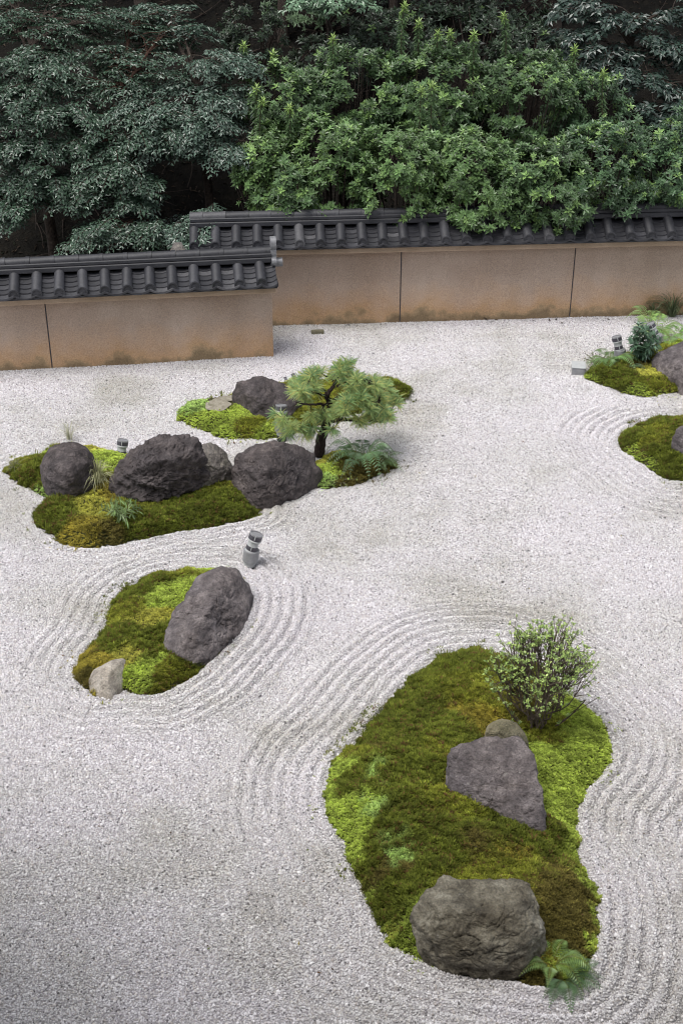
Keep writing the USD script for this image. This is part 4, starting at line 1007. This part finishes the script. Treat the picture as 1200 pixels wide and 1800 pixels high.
trunk, tm = limb([(561, 804, 0), (562, 775, 0.02), (572, 750, 0.05), (577, 735, 0.05), (583, 715, 0.02), (577, 700, 0.0)], 0.062, 0.036)
T.part('trunk', tm, M_pine_bark, smooth=True)
limbs = [([(575, 740, 0.05), (600, 736, 0.0), (625, 738, -0.1), (650, 738, -0.15), (675, 742, -0.18)], 0.028, 0.009),
         ([(572, 748, 0.04), (552, 736, -0.05), (530, 742, -0.1), (512, 752, -0.15)], 0.018, 0.006),
         ([(580, 712, 0.0), (560, 711, -0.12), (538, 711, -0.2), (515, 706, -0.22)], 0.017, 0.006),
         ([(577, 702, 0.0), (570, 694, -0.02), (585, 682, -0.02), (592, 668, 0.02), (597, 650, 0.02), (603, 637, 0.03)], 0.030, 0.005),
         ([(574, 696, 0), (555, 690, -0.1), (540, 685, -0.15), (528, 690, -0.2)], 0.014, 0.005),
         ([(588, 680, 0), (612, 672, -0.05), (630, 665, -0.1), (655, 668, -0.12)], 0.016, 0.005),
         ([(583, 712, 0.02), (610, 708, -0.15), (640, 706, -0.2), (672, 708, -0.2)], 0.018, 0.005),
         ([(590, 672, 0.02), (570, 658, 0.05), (553, 652, 0.05)], 0.012, 0.004),
         ([(583, 705, 0.05), (605, 690, 0.25), (640, 684, 0.3), (675, 690, 0.3)], 0.016, 0.005),
         ([(582, 700, 0.05), (560, 676, 0.2), (545, 664, 0.25)], 0.012, 0.004),
         ([(600, 737, 0.0), (595, 724, -0.15), (610, 716, -0.25)], 0.011, 0.004)]
tuft = []
for pts, r0, r1 in limbs:
    q, tm = limb(pts, r0, r1)
    T.part('branch', tm, M_pine_bark, smooth=True)
    for s in range(2, len(q), 2):
        tuft.append((q[s], s / len(q)))
# pads of needles: (px, py, depth, spread px, number)
pads = [(603, 642, 0.03, 12, 9), (590, 655, 0.03, 14, 7), (556, 655, 0.05, 14, 9), (535, 692, -0.18, 14, 11), (520, 685, -0.1, 10, 6), (550, 680, -0.1, 14, 8), (620, 668, -0.08, 18, 12), (650, 672, -0.12, 16, 12), (675, 690, 0.0, 16, 12),
        (640, 690, 0.2, 22, 14), (600, 712, -0.2, 16, 10), (620, 705, -0.2, 18, 12), (655, 712, -0.2, 18, 12), (685, 702, 0.05, 12, 9), (560, 735, -0.2, 10, 4), (515, 752, -0.15, 12, 7), (540, 752, -0.15, 14, 7), (500, 740, -0.1, 9, 4), (640, 735, -0.15, 14, 4),
        (670, 735, -0.18, 10, 5), (590, 755, -0.2, 6, 2), (665, 722, -0.1, 14, 7), (565, 726, -0.22, 10, 5), (530, 665, 0.1, 10, 4), (660, 690, 0.3, 20, 10), (488, 735, -0.1, 8, 4)]
tw, nd_p, nd_d, nd_l, nd_c = [], [], [], [], []
lq = np.vstack([t[0][None] for t in tuft])
for x, y, dy, sp_, cnt in pads:
    for _ in range(max(2, int(cnt * 0.8))):
        p = pp(x + r.normal(0, sp_ * 0.6), y + r.normal(0, sp_ * 0.42), dy + r.normal(0, 0.09))
        near = lq[np.argmin(np.linalg.norm(lq - p, axis=1))]
        tw.append(tube(bez(near, (near + p) / 2 - [0, 0, 0.02], p, 5), np.linspace(0.006, 0.0035, 5), 5))
        k_ = 64
        ax = unit(p - near + np.array([0, 0, 0.10]) + r.normal(0, 0.03, 3))
        d = unit(rand_unit(r, k_) + ax * 0.75)
        tcol = np.array([(0.29, 0.40, 0.17), (0.34, 0.43, 0.17), (0.21, 0.32, 0.14)][r.integers(3)])
        young = r.random(k_) < 0.22
        nd_p.append(p - ax * r.uniform(0, 0.05, (k_, 1))); nd_d.append(d); nd_l.append(r.uniform(0.08, 0.15, k_))
        cl = np.tile(tcol, (k_, 1)) * np.exp(r.normal(0, 0.2, (k_, 1)))
        cl[young] = [0.46, 0.46, 0.17]
        nd_c.append(cl)
T.part('twigs', join(tw), M_pine_bark)
p_, d_, l_, c_ = np.vstack(nd_p), np.vstack(nd_d), np.concatenate(nd_l), np.vstack(nd_c)
sd = unit(np.cross(d_, r.normal(size=d_.shape)))
droop = np.array([0, 0, -0.18]) * l_[:, None]
v = np.stack([p_ - sd * 0.0011, p_ + sd * 0.0011, p_ + d_ * l_[:, None] * 0.6 + sd * 0.0009, p_ + d_ * l_[:, None] + droop], 1).reshape(-1, 3)
k = np.arange(len(p_))[:, None] * 4
T.part('needles', (v, np.concatenate([k + [0, 1, 2], k + [0, 2, 3]])), M_needle, tint=np.clip(rep(c_, 4), 0, 0.8), kind='stuff')

# ------------------------------------------------------------------ the wooded hillside behind the walls
def hill_z(x, y):
    x, y = np.asarray(x, float), np.asarray(y, float)
    base = np.maximum(y - 17.3, 0)
    z = 0.30 * np.minimum(base, 1.5) + 0.62 * np.maximum(base - 1.5, 0)
    return z + 0.28 * (fbm(np.stack([x * 0.7, y * 0.7, 0 * x], -1), 4, 77) - 0.5) * np.clip(base, 0, 1) - 0.03


def hill_hit(px, py):
    d = ray(px, py)
    t = np.linspace(16, 60, 900)
    p = CAM + d * (t / d[1])[:, None]
    below = p[:, 2] < hill_z(p[:, 0], p[:, 1])
    return p[np.argmax(below)]


hx, hy = np.meshgrid(np.concatenate([np.linspace(-45, -7, 20), np.linspace(-6.5, 6.5, 90), np.linspace(7, 45, 20)]), np.concatenate([np.linspace(16.35, 24, 70), np.linspace(24.6, 60, 40)]))
hz = hill_z(hx, hy)
hz[0] = -0.08
nyh, nxh = hx.shape
i = np.arange(nyh * nxh).reshape(nyh, nxh)
M_hill = noise_mat('forest_floor', [(0.3, (0.005, 0.0045, 0.004)), (0.55, (0.010, 0.009, 0.007)), (0.75, (0.020, 0.016, 0.012))], 6.0, 0.95, bump=((25, 0.8, 0.05), (80, 0.6, 0.02)), spec=0.1)
single('hillside', (np.stack([hx, hy, hz], -1).reshape(-1, 3), np.stack([i[:-1, :-1], i[:-1, 1:], i[1:, 1:], i[1:, :-1]], -1).reshape(-1, 4)), M_hill, 'dark wooded slope of bare earth behind the garden walls', kind='structure', smooth=True)

r = np.random.default_rng(9)
n = 9000
lx, ly = r.uniform(-6.5, 6.5, n), 17.0 + 7 * r.random(n) ** 1.2
pos = np.stack([lx, ly, hill_z(lx, ly) + 0.01], -1)
d = rand_unit(r, n) * [1, 1, 0.35]
v, f = leaves(pos, d, [0, 0, 1] + r.normal(0, 0.4, (n, 3)), r.uniform(0.05, 0.12, n), r.uniform(0.02, 0.04, n), 0.2, 0.2)
cols = np.array([(0.028, 0.019, 0.013), (0.016, 0.012, 0.008), (0.05, 0.036, 0.025), (0.012, 0.014, 0.008)])[r.integers(0, 4, n)]
single('leaf_litter', (v, f), M_litter, 'brown fallen leaves covering the dark slope', 'litter', kind='stuff', tint=rep(cols, 4))
tw = []
for _ in range(260):
    x, y = r.uniform(-5, 5), r.uniform(17.6, 23.5)
    a = r.uniform(0, 6.28); ln = r.uniform(0.2, 0.8)
    p = np.array([x, y, hill_z(x, y) + 0.03]); e = p + [math.cos(a) * ln, math.sin(a) * ln, 0]; e[2] = hill_z(e[0], e[1]) + r.uniform(0.02, 0.18)
    tw.append(tube(bez(p, (p + e) / 2 + r.normal(0, 0.06, 3), e, 5), np.linspace(0.010, 0.004, 5), 4))
single('fallen_twigs', join(tw), M_bark, 'dry twigs lying about the dark slope', 'twigs', kind='stuff')


def rosettes(pos, axis, rng, nl, ll, lw, spread=0.55, droop=0.15):
    """Whorls of leaves about their axes."""
    n = len(pos)
    axis = unit(axis)
    ref = unit(np.cross(axis, rng.normal(size=(n, 3))))
    b = np.cross(axis, ref)
    ang = (np.arange(nl)[None] * 2.399 + rng.uniform(0, 6.28, (n, 1)))
    inner = np.linspace(0, 1, nl)[None, :]
    sp = (spread + 0.75 * (1 - inner))[..., None]
    d = axis[:, None] * (1.1 - sp * 0.75) + sp * (np.cos(ang)[..., None] * ref[:, None] + np.sin(ang)[..., None] * b[:, None])
    p = np.repeat(pos[:, None], nl, 1) + axis[:, None] * (inner[..., None] - 0.5) * np.reshape(ll, (-1, 1, 1)) * 0.5
    lens = np.reshape(ll, (-1, 1)) * (0.75 + 0.4 * (1 - inner)) * rng.uniform(0.85, 1.1, (n, nl))
    up = np.repeat(axis[:, None], nl, 1)
    return leaves(p.reshape(-1, 3), d.reshape(-1, 3), up.reshape(-1, 3), lens.ravel(), (lens * lw).ravel(), 0.12, droop)


def shrub(label, centre, radii, nros, col, seed, ll=0.074, lw=0.46, nl=9, group=None, mat=None, tips=0.16, shell=0.35, name='evergreen_shrub', tipcol=(0.17, 0.27, 0.085)):
    r = np.random.default_rng(seed)
    centre, radii = np.asarray(centre, float), np.asarray(radii, float)
    gz_ = float(hill_z(centre[0], centre[1]))
    base = np.array([centre[0], centre[1], gz_ - 0.05])
    T = Thing(name, label, 'shrub', base, group)
    dirs = rand_unit(r, int(nros * 4.2))
    dirs = dirs[(dirs[:, 1] < 0.55) & (dirs[:, 2] > -0.75)][:int(nros * 2.0)]
    n = len(dirs)
    lump = fbm(dirs * 2.3 + seed, 3, seed)
    fine = noise(dirs * 6.0 + seed, seed + 1)
    rad = (0.74 + 0.95 * (lump - 0.42) + 0.36 * (fine - 0.5)) * (1 - shell * r.random(n) ** 1.8) + 0.16
    pos = centre + dirs * radii * rad[:, None]
    holes = noise(pos * 3.1 + 5, seed + 8) * 0.65 + noise(pos * 7.0, seed + 9) * 0.35
    ok = (pos[:, 2] > hill_z(pos[:, 0], pos[:, 1]) + 0.05) & (holes > 0.45)
    pos, dirs, rad = pos[ok], dirs[ok], rad[ok]
    n = len(pos)
    axis = unit(dirs * 0.65 + [0, -0.15, 0.75] + r.normal(0, 0.28, (n, 3)))
    v, f = rosettes(pos, axis, r, nl, ll * r.uniform(0.55, 1.25, n), lw)
    c = np.array(col) * np.exp(r.normal(0, 0.22, (n, 1)))
    c = c * (0.75 + 0.5 * noise(pos * 2.2, seed + 4)[:, None])
    t = r.random(n) < tips
    c[t] = np.array(tipcol) * np.exp(r.normal(0, 0.15, (int(t.sum()), 1)))
    tint = np.repeat(c, nl, 0)
    inner = np.tile(np.linspace(0, 1, nl), n)[:, None]
    tint = tint * (0.85 + 0.35 * inner)
    T.part('foliage', (v, f), mat or M_leaf, tint=np.clip(rep(tint, 4), 0, 0.8))
    br = []
    for i_ in r.choice(n, min(n, 60), replace=False):
        m = base + (pos[i_] - base) * [0.35, 0.35, 0.55] + r.normal(0, 0.05, 3)
        br.append(tube(bez(base + r.normal(0, 0.07, 3) * [1, 1, 0], m, pos[i_], 6), np.linspace(0.017, 0.004, 6), 5))
    T.part('branches', join(br), M_bark)
    return T


GRN = (0.094, 0.162, 0.056)
GRN2 = (0.066, 0.116, 0.045)
GRN3 = (0.062, 0.113, 0.052)
shr = [  # px, py, depth, radii, rosettes, colour, label
    (468, 300, 17.85, (0.40, 0.5, 0.62), 420, GRN, 'narrow green shrub next to the blue-grey tree above the corner of the walls'),
    (500, 180, 18.3, (0.56, 0.5, 0.52), 460, GRN2, 'upper shrub between the blue-grey tree and the middle of the hedge'),
    (500, 335, 17.6, (0.45, 0.5, 0.42), 420, GRN2, 'low shrub hanging over the left end of the farther roof'),
    (585, 300, 17.75, (0.64, 0.6, 0.68), 740, GRN, 'bright green shrub above the left part of the farther wall'),
    (700, 312, 17.62, (0.70, 0.6, 0.68), 800, GRN, 'bright green shrub above the first joint of the farther wall'),
    (625, 175, 18.6, (0.72, 0.6, 0.62), 700, GRN2, 'upper shrub under the tallest upright shoots'),
    (770, 170, 18.6, (0.78, 0.6, 0.66), 800, GRN2, 'high shrub in the middle of the hedge with upright shoots on top'),
    (830, 325, 17.62, (0.70, 0.62, 0.68), 820, GRN, 'full shrub at the middle of the hedge hanging over the wall tiles'),
    (925, 175, 18.6, (0.80, 0.6, 0.66), 800, GRN2, 'high shrub of the hedge left of the dark glossy tree'),
    (950, 330, 17.62, (0.74, 0.64, 0.68), 840, GRN2, 'shrub hanging lowest over the tiles of the farther wall'),
    (1065, 305, 17.8, (0.74, 0.62, 0.72), 780, GRN3, 'bluish green shrub above the right joint of the farther wall'),
    (1030, 205, 18.6, (0.58, 0.5, 0.55), 460, GRN3, 'upper bluish shrub below the dark glossy tree'),
    (1170, 300, 17.85, (0.70, 0.6, 0.78), 700, GRN3, 'bluish green shrub at the right end of the hedge'),
    (1265, 290, 18.0, (0.65, 0.6, 0.78), 320, GRN3, 'shrub at the far right mostly cut by the frame'),
]
for k_, (x, y, dep, rad, nr, col, lab) in enumerate(shr):
    shrub(lab, D(x, y, dep), rad, nr, col, 200 + k_, group='evergreen shrubs of the hedge behind the farther wall')

# dim undergrowth higher on the slope
und = [(445, 60, 21.0, (0.5, 0.5, 0.4)), (575, 110, 20.6, (0.6, 0.5, 0.4)), (690, 60, 21.3, (0.7, 0.6, 0.4)), (840, 75, 20.8, (0.8, 0.6, 0.5)), (930, 95, 20.4, (0.6, 0.5, 0.45)), (570, 5, 22.5, (0.9, 0.6, 0.35)), (760, 0, 22.8, (0.9, 0.6, 0.4)), (900, 10, 22.4, (0.8, 0.6, 0.4))]
und_l = ['dim low shrub at the top of the slope beside the tree tips', 'dim shrub on the slope above the left of the hedge', 'dim shrub behind the tallest upright shoots', 'dim shrub behind the middle of the hedge top', 'dim shrub left of the dark glossy tree',
         'pale leafy bush at the top edge of the picture left of middle', 'dim bush at the top edge of the picture behind the upright shoots', 'dim bush at the top edge of the picture beside the right trunk']
for k_, ((x, y, dep, rad), lab) in enumerate(zip(und, und_l)):
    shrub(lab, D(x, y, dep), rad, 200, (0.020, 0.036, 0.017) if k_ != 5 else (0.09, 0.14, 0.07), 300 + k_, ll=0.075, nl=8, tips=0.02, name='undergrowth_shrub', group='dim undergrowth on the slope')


# upright leafy shoots standing out of the hedge
def shoot(px, py0_, py1_, dep, label, seed, col=(0.085, 0.14, 0.06), w=0.075):
    r = np.random.default_rng(seed)
    b, t = D(px + r.normal(0, 3), py1_, dep), D(px, py0_, dep)
    T = Thing('upright_shoot', label, 'shrub shoot', b, 'upright shoots above the hedge')
    c = bez(b - [0, 0, 0.35], (b + t) / 2 + [r.normal(0, 0.03), 0, 0], t, 16)
    T.part('stem', tube(c, np.linspace(0.011, 0.004, 16), 5), M_stem)
    n = int(np.linalg.norm(t - b) / 0.028) + 6
    s = np.linspace(0.25, 1, n)
    pos = np.stack([np.interp(s, np.linspace(0, 1, 16), c[:, k]) for k in range(3)], -1)
    v, f = rosettes(pos, np.array([0, 0, 1.0]) + r.normal(0, 0.08, (n, 3)), r, 6, np.full(n, w) * np.interp(s, [0.25, 0.85, 1], [1.1, 1.1, 0.85]), 0.30, np.interp(0.5, [0, 1], [0.9, 0.9]), 0.35)
    young = np.clip((s - 0.84) / 0.1, 0, 1)[:, None]
    cc = np.array(col) * (1 - young) + np.array((0.20, 0.30, 0.085)) * young
    cc = cc * np.exp(r.normal(0, 0.15, (n, 1)))
    v2, f2 = rosettes(t[None], np.array([[0, 0, 1.0]]), r, 9, np.array([w * 1.25]), 0.28, 0.35, 0.05)
    T.part('foliage', join([(v, f), (v2, f2)]), M_leaf, tint=np.clip(np.vstack([rep(cc, 24), np.tile((0.25, 0.36, 0.10), (36, 1))]), 0, 0.8))


for k_, (x, y0, y1, dep, lab) in enumerate([
        (711, 10, 95, 18.6, 'tallest upright shoot at the top of the hedge'), (736, 40, 95, 18.6, 'upright shoot just right of the tallest one'), (770, 58, 110, 18.5, 'short upright shoot beside two pale ones at the top middle'),
        (791, 58, 125, 18.5, 'upright shoot left of the thick pale-topped one'), (833, 60, 140, 18.4, 'thick pale-topped upright shoot above the middle of the hedge'), (885, 28, 90, 18.9, 'pale-topped shoot before the right trunk'),
        (585, 68, 125, 18.5, 'lone upright shoot above the left of the hedge'), (509, 190, 250, 17.7, 'bright-tipped shoot in the left of the hedge'), (462, 178, 235, 17.75, 'bright-tipped shoot beside the blue-grey tree'),
        (428, 80, 120, 18.5, 'bright-tipped shoot above the tips of the blue-grey tree'), (451, 155, 200, 17.9, 'small bright shoot right of the blue-grey tree'), (760, 150, 200, 17.8, 'yellow-tipped shoot in the middle of the hedge'),
        (740, 158, 205, 17.8, 'yellow-green shoot left of the yellow-tipped one'), (1060, 128, 180, 18.2, 'shoot in the right of the hedge'), (1010, 85, 150, 18.5, 'tall bluish shoot before the dark glossy tree'), (480, 95, 135, 18.4, 'dull shoot above the bright-tipped shoots at left')]):
    shoot(x, y0, y1, dep, lab, 400 + k_)


# trees of layered sprays
def spray_tree(label, base, clusters, col, seed, ll=0.07, trunk_r=0.09, bark=None, mat=None, per=10, name='broadleaf_tree', size=0.62, sheen=None, lead=None, cat='tree'):
    """clusters: (px, py, depth, spread px) centres of flat leafy sprays at the ends of limbs."""
    r = np.random.default_rng(seed)
    base = np.asarray(base, float)
    T = Thing(name, label, cat, base)
    tops = np.array([D(x, y, dep) for x, y, dep, *_ in clusters])
    top = np.array([tops[:, 0].mean(), tops[:, 1].mean() + 0.35, np.percentile(tops[:, 2], 70)]) if lead is None else np.asarray(lead, float)
    tr = bez(base - [0, 0, 0.15], (base + top) / 2 + [r.normal(0, 0.1), 0.1, 0.2], top, 14)
    tr[1:] += np.cumsum(r.normal(0, 0.012, (13, 3)), 0)
    T.part('trunk', tube(tr, np.linspace(trunk_r, trunk_r * 0.25, 14), 9), bark or M_bark, smooth=True)
    wood, pos, dr, up = [], [], [], []
    for (x, y, dep, sp_), tp in zip(clusters, tops):
        k0 = tr[np.argmin(np.linalg.norm((tr - tp) * [1, 1, 1.4] + [0, 0, 0.45], axis=1))]
        lb = bez(k0, (k0 + tp) / 2 + [0, 0, 0.18], tp, 8)
        wood.append(tube(lb, np.linspace(trunk_r * 0.36, 0.008, 8), 6))
        for _ in range(per):
            c = D(x + r.normal(0, sp_ * 1.1), y + r.normal(0, sp_ * 0.42), dep + abs(r.normal(0, 0.38)) - 0.12)
            out = unit(c - k0 + np.array([r.normal(0, 0.25), -0.25, 0]))
            out[2] = r.uniform(-0.1, 0.22)
            out = unit(out)
            ln = size * r.uniform(0.55, 1.1)
            st = c - out * ln * 0.5
            m = 12
            cv = bez(st, st + out * ln * 0.55 + [0, 0, 0.05], st + out * ln - [0, 0, ln * r.uniform(0.10, 0.34)], m)
            wood.append(tube(bez(lb[r.integers(4, 8)], (lb[7] + st) / 2 + [0, 0, 0.06], st, 4), 0.006, 4))
            wood.append(tube(cv, np.linspace(0.006, 0.002, m), 4))
            t = unit(np.gradient(cv, axis=0)); sd = unit(np.cross(t, [0, 0, 1])); nn = np.cross(sd, t)
            for s_ in range(1, m):
                for sg in (1, -1):
                    pos.append(cv[s_]); dr.append(t[s_] * 0.7 + sd[s_] * sg * 0.9 - nn[s_] * 0.15); up.append(nn[s_])
                    if s_ < m - 2 and (s_ + (sg > 0)) % 2:
                        L2 = ln * 0.36 * (1 - s_ / m) * r.uniform(0.6, 1.2) + 0.05
                        d2 = unit(t[s_] * 0.75 + sd[s_] * sg * 0.75)
                        q_ = max(int(L2 / (ll * 0.55)), 2)
                        for u_ in range(1, q_ + 1):
                            pp_ = cv[s_] + d2 * L2 * u_ / q_ - [0, 0, 0.10 * L2 * (u_ / q_) ** 2]
                            s2 = np.cross(d2, nn[s_])
                            for g2 in (1, -1):
                                pos.append(pp_); dr.append(d2 * 0.7 + s2 * g2 * 0.8 - nn[s_] * 0.15); up.append(nn[s_])
            pos.append(cv[-1]); dr.append(t[-1]); up.append(nn[-1])
    pos, dr, up = np.array(pos), np.array(dr), np.array(up)
    n = len(pos)
    v, f = leaves(pos + r.normal(0, 0.008, (n, 3)), dr + r.normal(0, 0.22, (n, 3)), up + r.normal(0, 0.30, (n, 3)), ll * r.uniform(0.65, 1.2, n), ll * 0.46 * r.uniform(0.8, 1.15, n), 0.10, 0.18)
    c = np.array(col) * np.exp(r.normal(0, 0.2, (n, 1))) * (0.75 + 0.5 * noise(pos * 2.0, seed)[:, None])
    T.part('limbs', join(wood), bark or M_bark)
    T.part('foliage', (v, f), mat or M_gloss, tint=np.clip(rep(c, 4), 0, 0.8))
    return n


BLUE = (0.034, 0.064, 0.038)
BLUE2 = (0.042, 0.075, 0.047)
HZ = lambda x, y: np.array([x, y, float(hill_z(x, y))])
spray_tree('blue-grey leafed tree filling the top left corner', HZ(-4.0, 18.3), [
    (20, 40, 19.0, 34), (95, 60, 18.8, 34), (60, 105, 18.4, 30), (20, 160, 18.0, 26), (105, 145, 18.1, 30), (45, 205, 17.8, 26), (125, 200, 17.8, 26), (15, 255, 17.6, 22), (100, 255, 17.7, 28), (45, 312, 17.4, 24), (120, 330, 17.5, 24), (20, 368, 17.2, 22), (160, 40, 19.0, 34), (-40, 120, 18.3, 30), (-30, 260, 17.8, 30), (85, 20, 19.6, 40), (-20, 350, 17.4, 20), (20, 5, 20, 40), (130, 5, 20, 40)],
    BLUE, 501, ll=0.060, per=21, bark=M_bark)
spray_tree('blue-grey tree with reddish trunk right behind the nearer wall', HZ(-2.55, 17.9), [
    (200, 95, 18.6, 32), (190, 150, 18.2, 30), (250, 120, 18.3, 28), (215, 195, 17.9, 26), (175, 250, 17.8, 26), (250, 245, 17.7, 28), (180, 305, 17.5, 26), (235, 315, 17.5, 24), (210, 400, 17.1, 24), (165, 412, 17.0, 18), (290, 60, 19.0, 30), (230, 40, 19.4, 36), (300, 205, 17.9, 24), (150, 345, 17.4, 18), (270, 405, 17.2, 16), (235, 350, 17.5, 14)],
    BLUE2, 502, ll=0.058, per=20, bark=M_bark_red)
spray_tree('pale blue-grey tree whose sprays reach towards the hedge', HZ(-1.75, 18.2), [
    (330, 150, 18.3, 26), (375, 110, 18.4, 24), (405, 105, 18.3, 18), (340, 200, 18.0, 26), (390, 170, 18.1, 22), (320, 225, 17.8, 26), (350, 240, 17.7, 24), (400, 265, 17.7, 16), (300, 260, 17.8, 24), (320, 60, 19.0, 26), (280, 20, 19.6, 24), (360, 380, 17.3, 16), (330, 410, 17.0, 20), (385, 210, 17.9, 16), (255, 185, 17.9, 20)],
    (0.060, 0.098, 0.070), 503, ll=0.058, per=17, bark=M_bark)
spray_tree('dark glossy-leaved tree in the top right corner', HZ(4.1, 20.6), [
    (1010, 20, 20.3, 26), (1060, 40, 20.2, 28), (1120, 30, 20.2, 30), (1180, 20, 20.2, 30), (1040, 80, 20.0, 24), (1100, 90, 20.0, 28), (1170, 80, 20.0, 28), (1130, 140, 19.6, 26), (1190, 150, 19.6, 24), (1080, 130, 19.8, 20), (1160, 195, 19.4, 20), (1210, 220, 19.2, 20), (1000, 60, 20.3, 18), (1240, 80, 20.0, 30)],
    (0.026, 0.046, 0.034), 504, ll=0.10, per=8, mat=M_gloss, size=0.5)
spray_tree('light green maple-like spray hanging in at the top edge', HZ(-0.2, 22.2), [(570, 5, 20.6, 22), (600, 0, 20.6, 20), (555, -20, 20.8, 26)], (0.10, 0.17, 0.10), 505, ll=0.085, per=7, trunk_r=0.05)


# tall forest trees whose trunks show at the top edge and whose crowns close over the slope
def forest_tree(px, py, label, seed, r0=0.13, crown=True, hgt=8.0, lean=0.0):
    r = np.random.default_rng(seed)
    b = hill_hit(px, py)
    T = Thing('forest_tree', label, 'tree', b)
    top = b + [lean, 0.5, hgt]
    c = bez(b - [0, 0, 0.3], (b + top) / 2 + [r.normal(0, 0.12), 0, 0], top, 16)
    T.part('trunk', tube(c, np.linspace(r0 * 1.15, r0 * 0.35, 16), 10), M_bark, smooth=True)
    n = 1500
    d = rand_unit(r, n)
    ctr = top - [0, 0, hgt * 0.18]
    rad = (0.55 + 0.5 * fbm(d * 2 + seed, 3, seed)) * r.uniform(0.55, 1.05, n) ** 0.6
    pos = ctr + d * rad[:, None] * [2.6, 2.4, hgt * 0.30]
    v, f = rosettes(pos, d + [0, 0, 0.6], r, 7, 0.26 * r.uniform(0.7, 1.2, n), 0.4, 0.8, 0.2)
    T.part('crown', (v, f), M_leaf, tint=rep(np.repeat(np.array((0.055, 0.09, 0.04)) * np.exp(r.normal(0, 0.2, (n, 1))), 7, 0), 4))
    br = []
    for i_ in range(14):
        p = pos[r.integers(0, n)]; k0 = c[r.integers(9, 15)]
        br.append(tube(bez(k0, (k0 + p) / 2 - [0, 0, 0.2], p, 6), np.linspace(0.04, 0.01, 6), 5))
    T.part('limbs', join(br), M_bark)


forest_tree(497, 78, 'dark straight trunk at the top edge left of middle', 601, 0.085)
forest_tree(690, 40, 'thin dark trunk at the top edge behind the tallest shoot', 602, 0.06)
forest_tree(872, 40, 'dark trunk at the top edge behind the pale-topped shoot', 603, 0.075)
forest_tree(974, 55, 'thick trunk at the top edge beside the dark glossy tree', 604, 0.12)
forest_tree(250, 8, 'trunk behind the blue-grey trees at the top left', 606, 0.12)
forest_tree(-60, 5, 'trunk at the far top left mostly outside the picture', 607, 0.12)

# ------------------------------------------------------------------ fallen leaves on the gravel
r = np.random.default_rng(31)
n = 420
lx = r.uniform(-4.5, 4.5, n); ly = r.uniform(5.2, 17.0, n)
near_bed = sample(nearest, lx, ly) < 0.5
keep = near_bed | (r.random(n) < 0.45)
lx, ly = lx[keep], ly[keep]; n = len(lx)
pos = np.stack([lx, ly, mz(lx, ly) + 0.012], -1)
v, f = leaves(pos, rand_unit(r, n) * [1, 1, 0.15], [0, 0, 1] + r.normal(0, 0.3, (n, 3)), r.uniform(0.015, 0.04, n), r.uniform(0.008, 0.016, n), 0.25, 0.2)
cols = np.array([(0.16, 0.09, 0.05), (0.09, 0.06, 0.04), (0.30, 0.26, 0.08), (0.05, 0.04, 0.035), (0.12, 0.15, 0.05)])[r.integers(0, 5, n)]
single('fallen_leaves', (v, f), M_litter, 'tiny fallen leaves scattered over gravel and moss', 'leaves', kind='stuff', tint=rep(cols, 4))

# ------------------------------------------------------------------ unseen hall behind the viewpoint, deep eaves and wing added to shade the gravel
T = Thing('unseen_hall', 'unseen two-storey timber hall with wide eaves and a wing added to shade the gravel', 'building', (0, -1.4, 0))
M_hall_wall = noise_mat('hall_plaster', [(0.3, (0.20, 0.16, 0.12)), (0.7, (0.26, 0.21, 0.16))], 2.0, 0.9)
M_hall_wood = noise_mat('hall_timber', [(0.3, (0.035, 0.024, 0.016)), (0.7, (0.07, 0.048, 0.032))], 8.0, 0.7)
T.part('hall_wall', rounded_box((0, -1.6, 4.4), (24, 0.3, 9.0)), M_hall_wall)
for i_ in range(13):
    T.part('post', rounded_box((-12 + 2 * i_, -1.4, 4.4), (0.2, 0.2, 9.0)), M_hall_wood)
for z_ in (0.4, 3.4, 5.4, 8.6):
    T.part('rail', rounded_box((0, -1.39, z_), (23.9, 0.14, 0.2)), M_hall_wood)
T.part('lower_eave', rounded_box((0, -0.2, 3.9), (25, 2.2, 0.16)), M_hall_wood)
T.part('shading_upper_eave', rounded_box((0, 0.6, 8.9), (26, 4.8, 0.2)), M_hall_wood)  # unseen eave, made this deep to darken the near gravel
T.part('added_wing_wall', rounded_box((-6.2, 2.2, 2.3), (0.3, 7.0, 4.6)), M_hall_wall)  # unseen wing, added only to shade the left foreground
T.part('added_wing_eave', rounded_box((-4.55, 2.2, 4.7), (3.7, 7.2, 0.2)), M_hall_wood)  # added roof of the wing, blocks sky over the left foreground
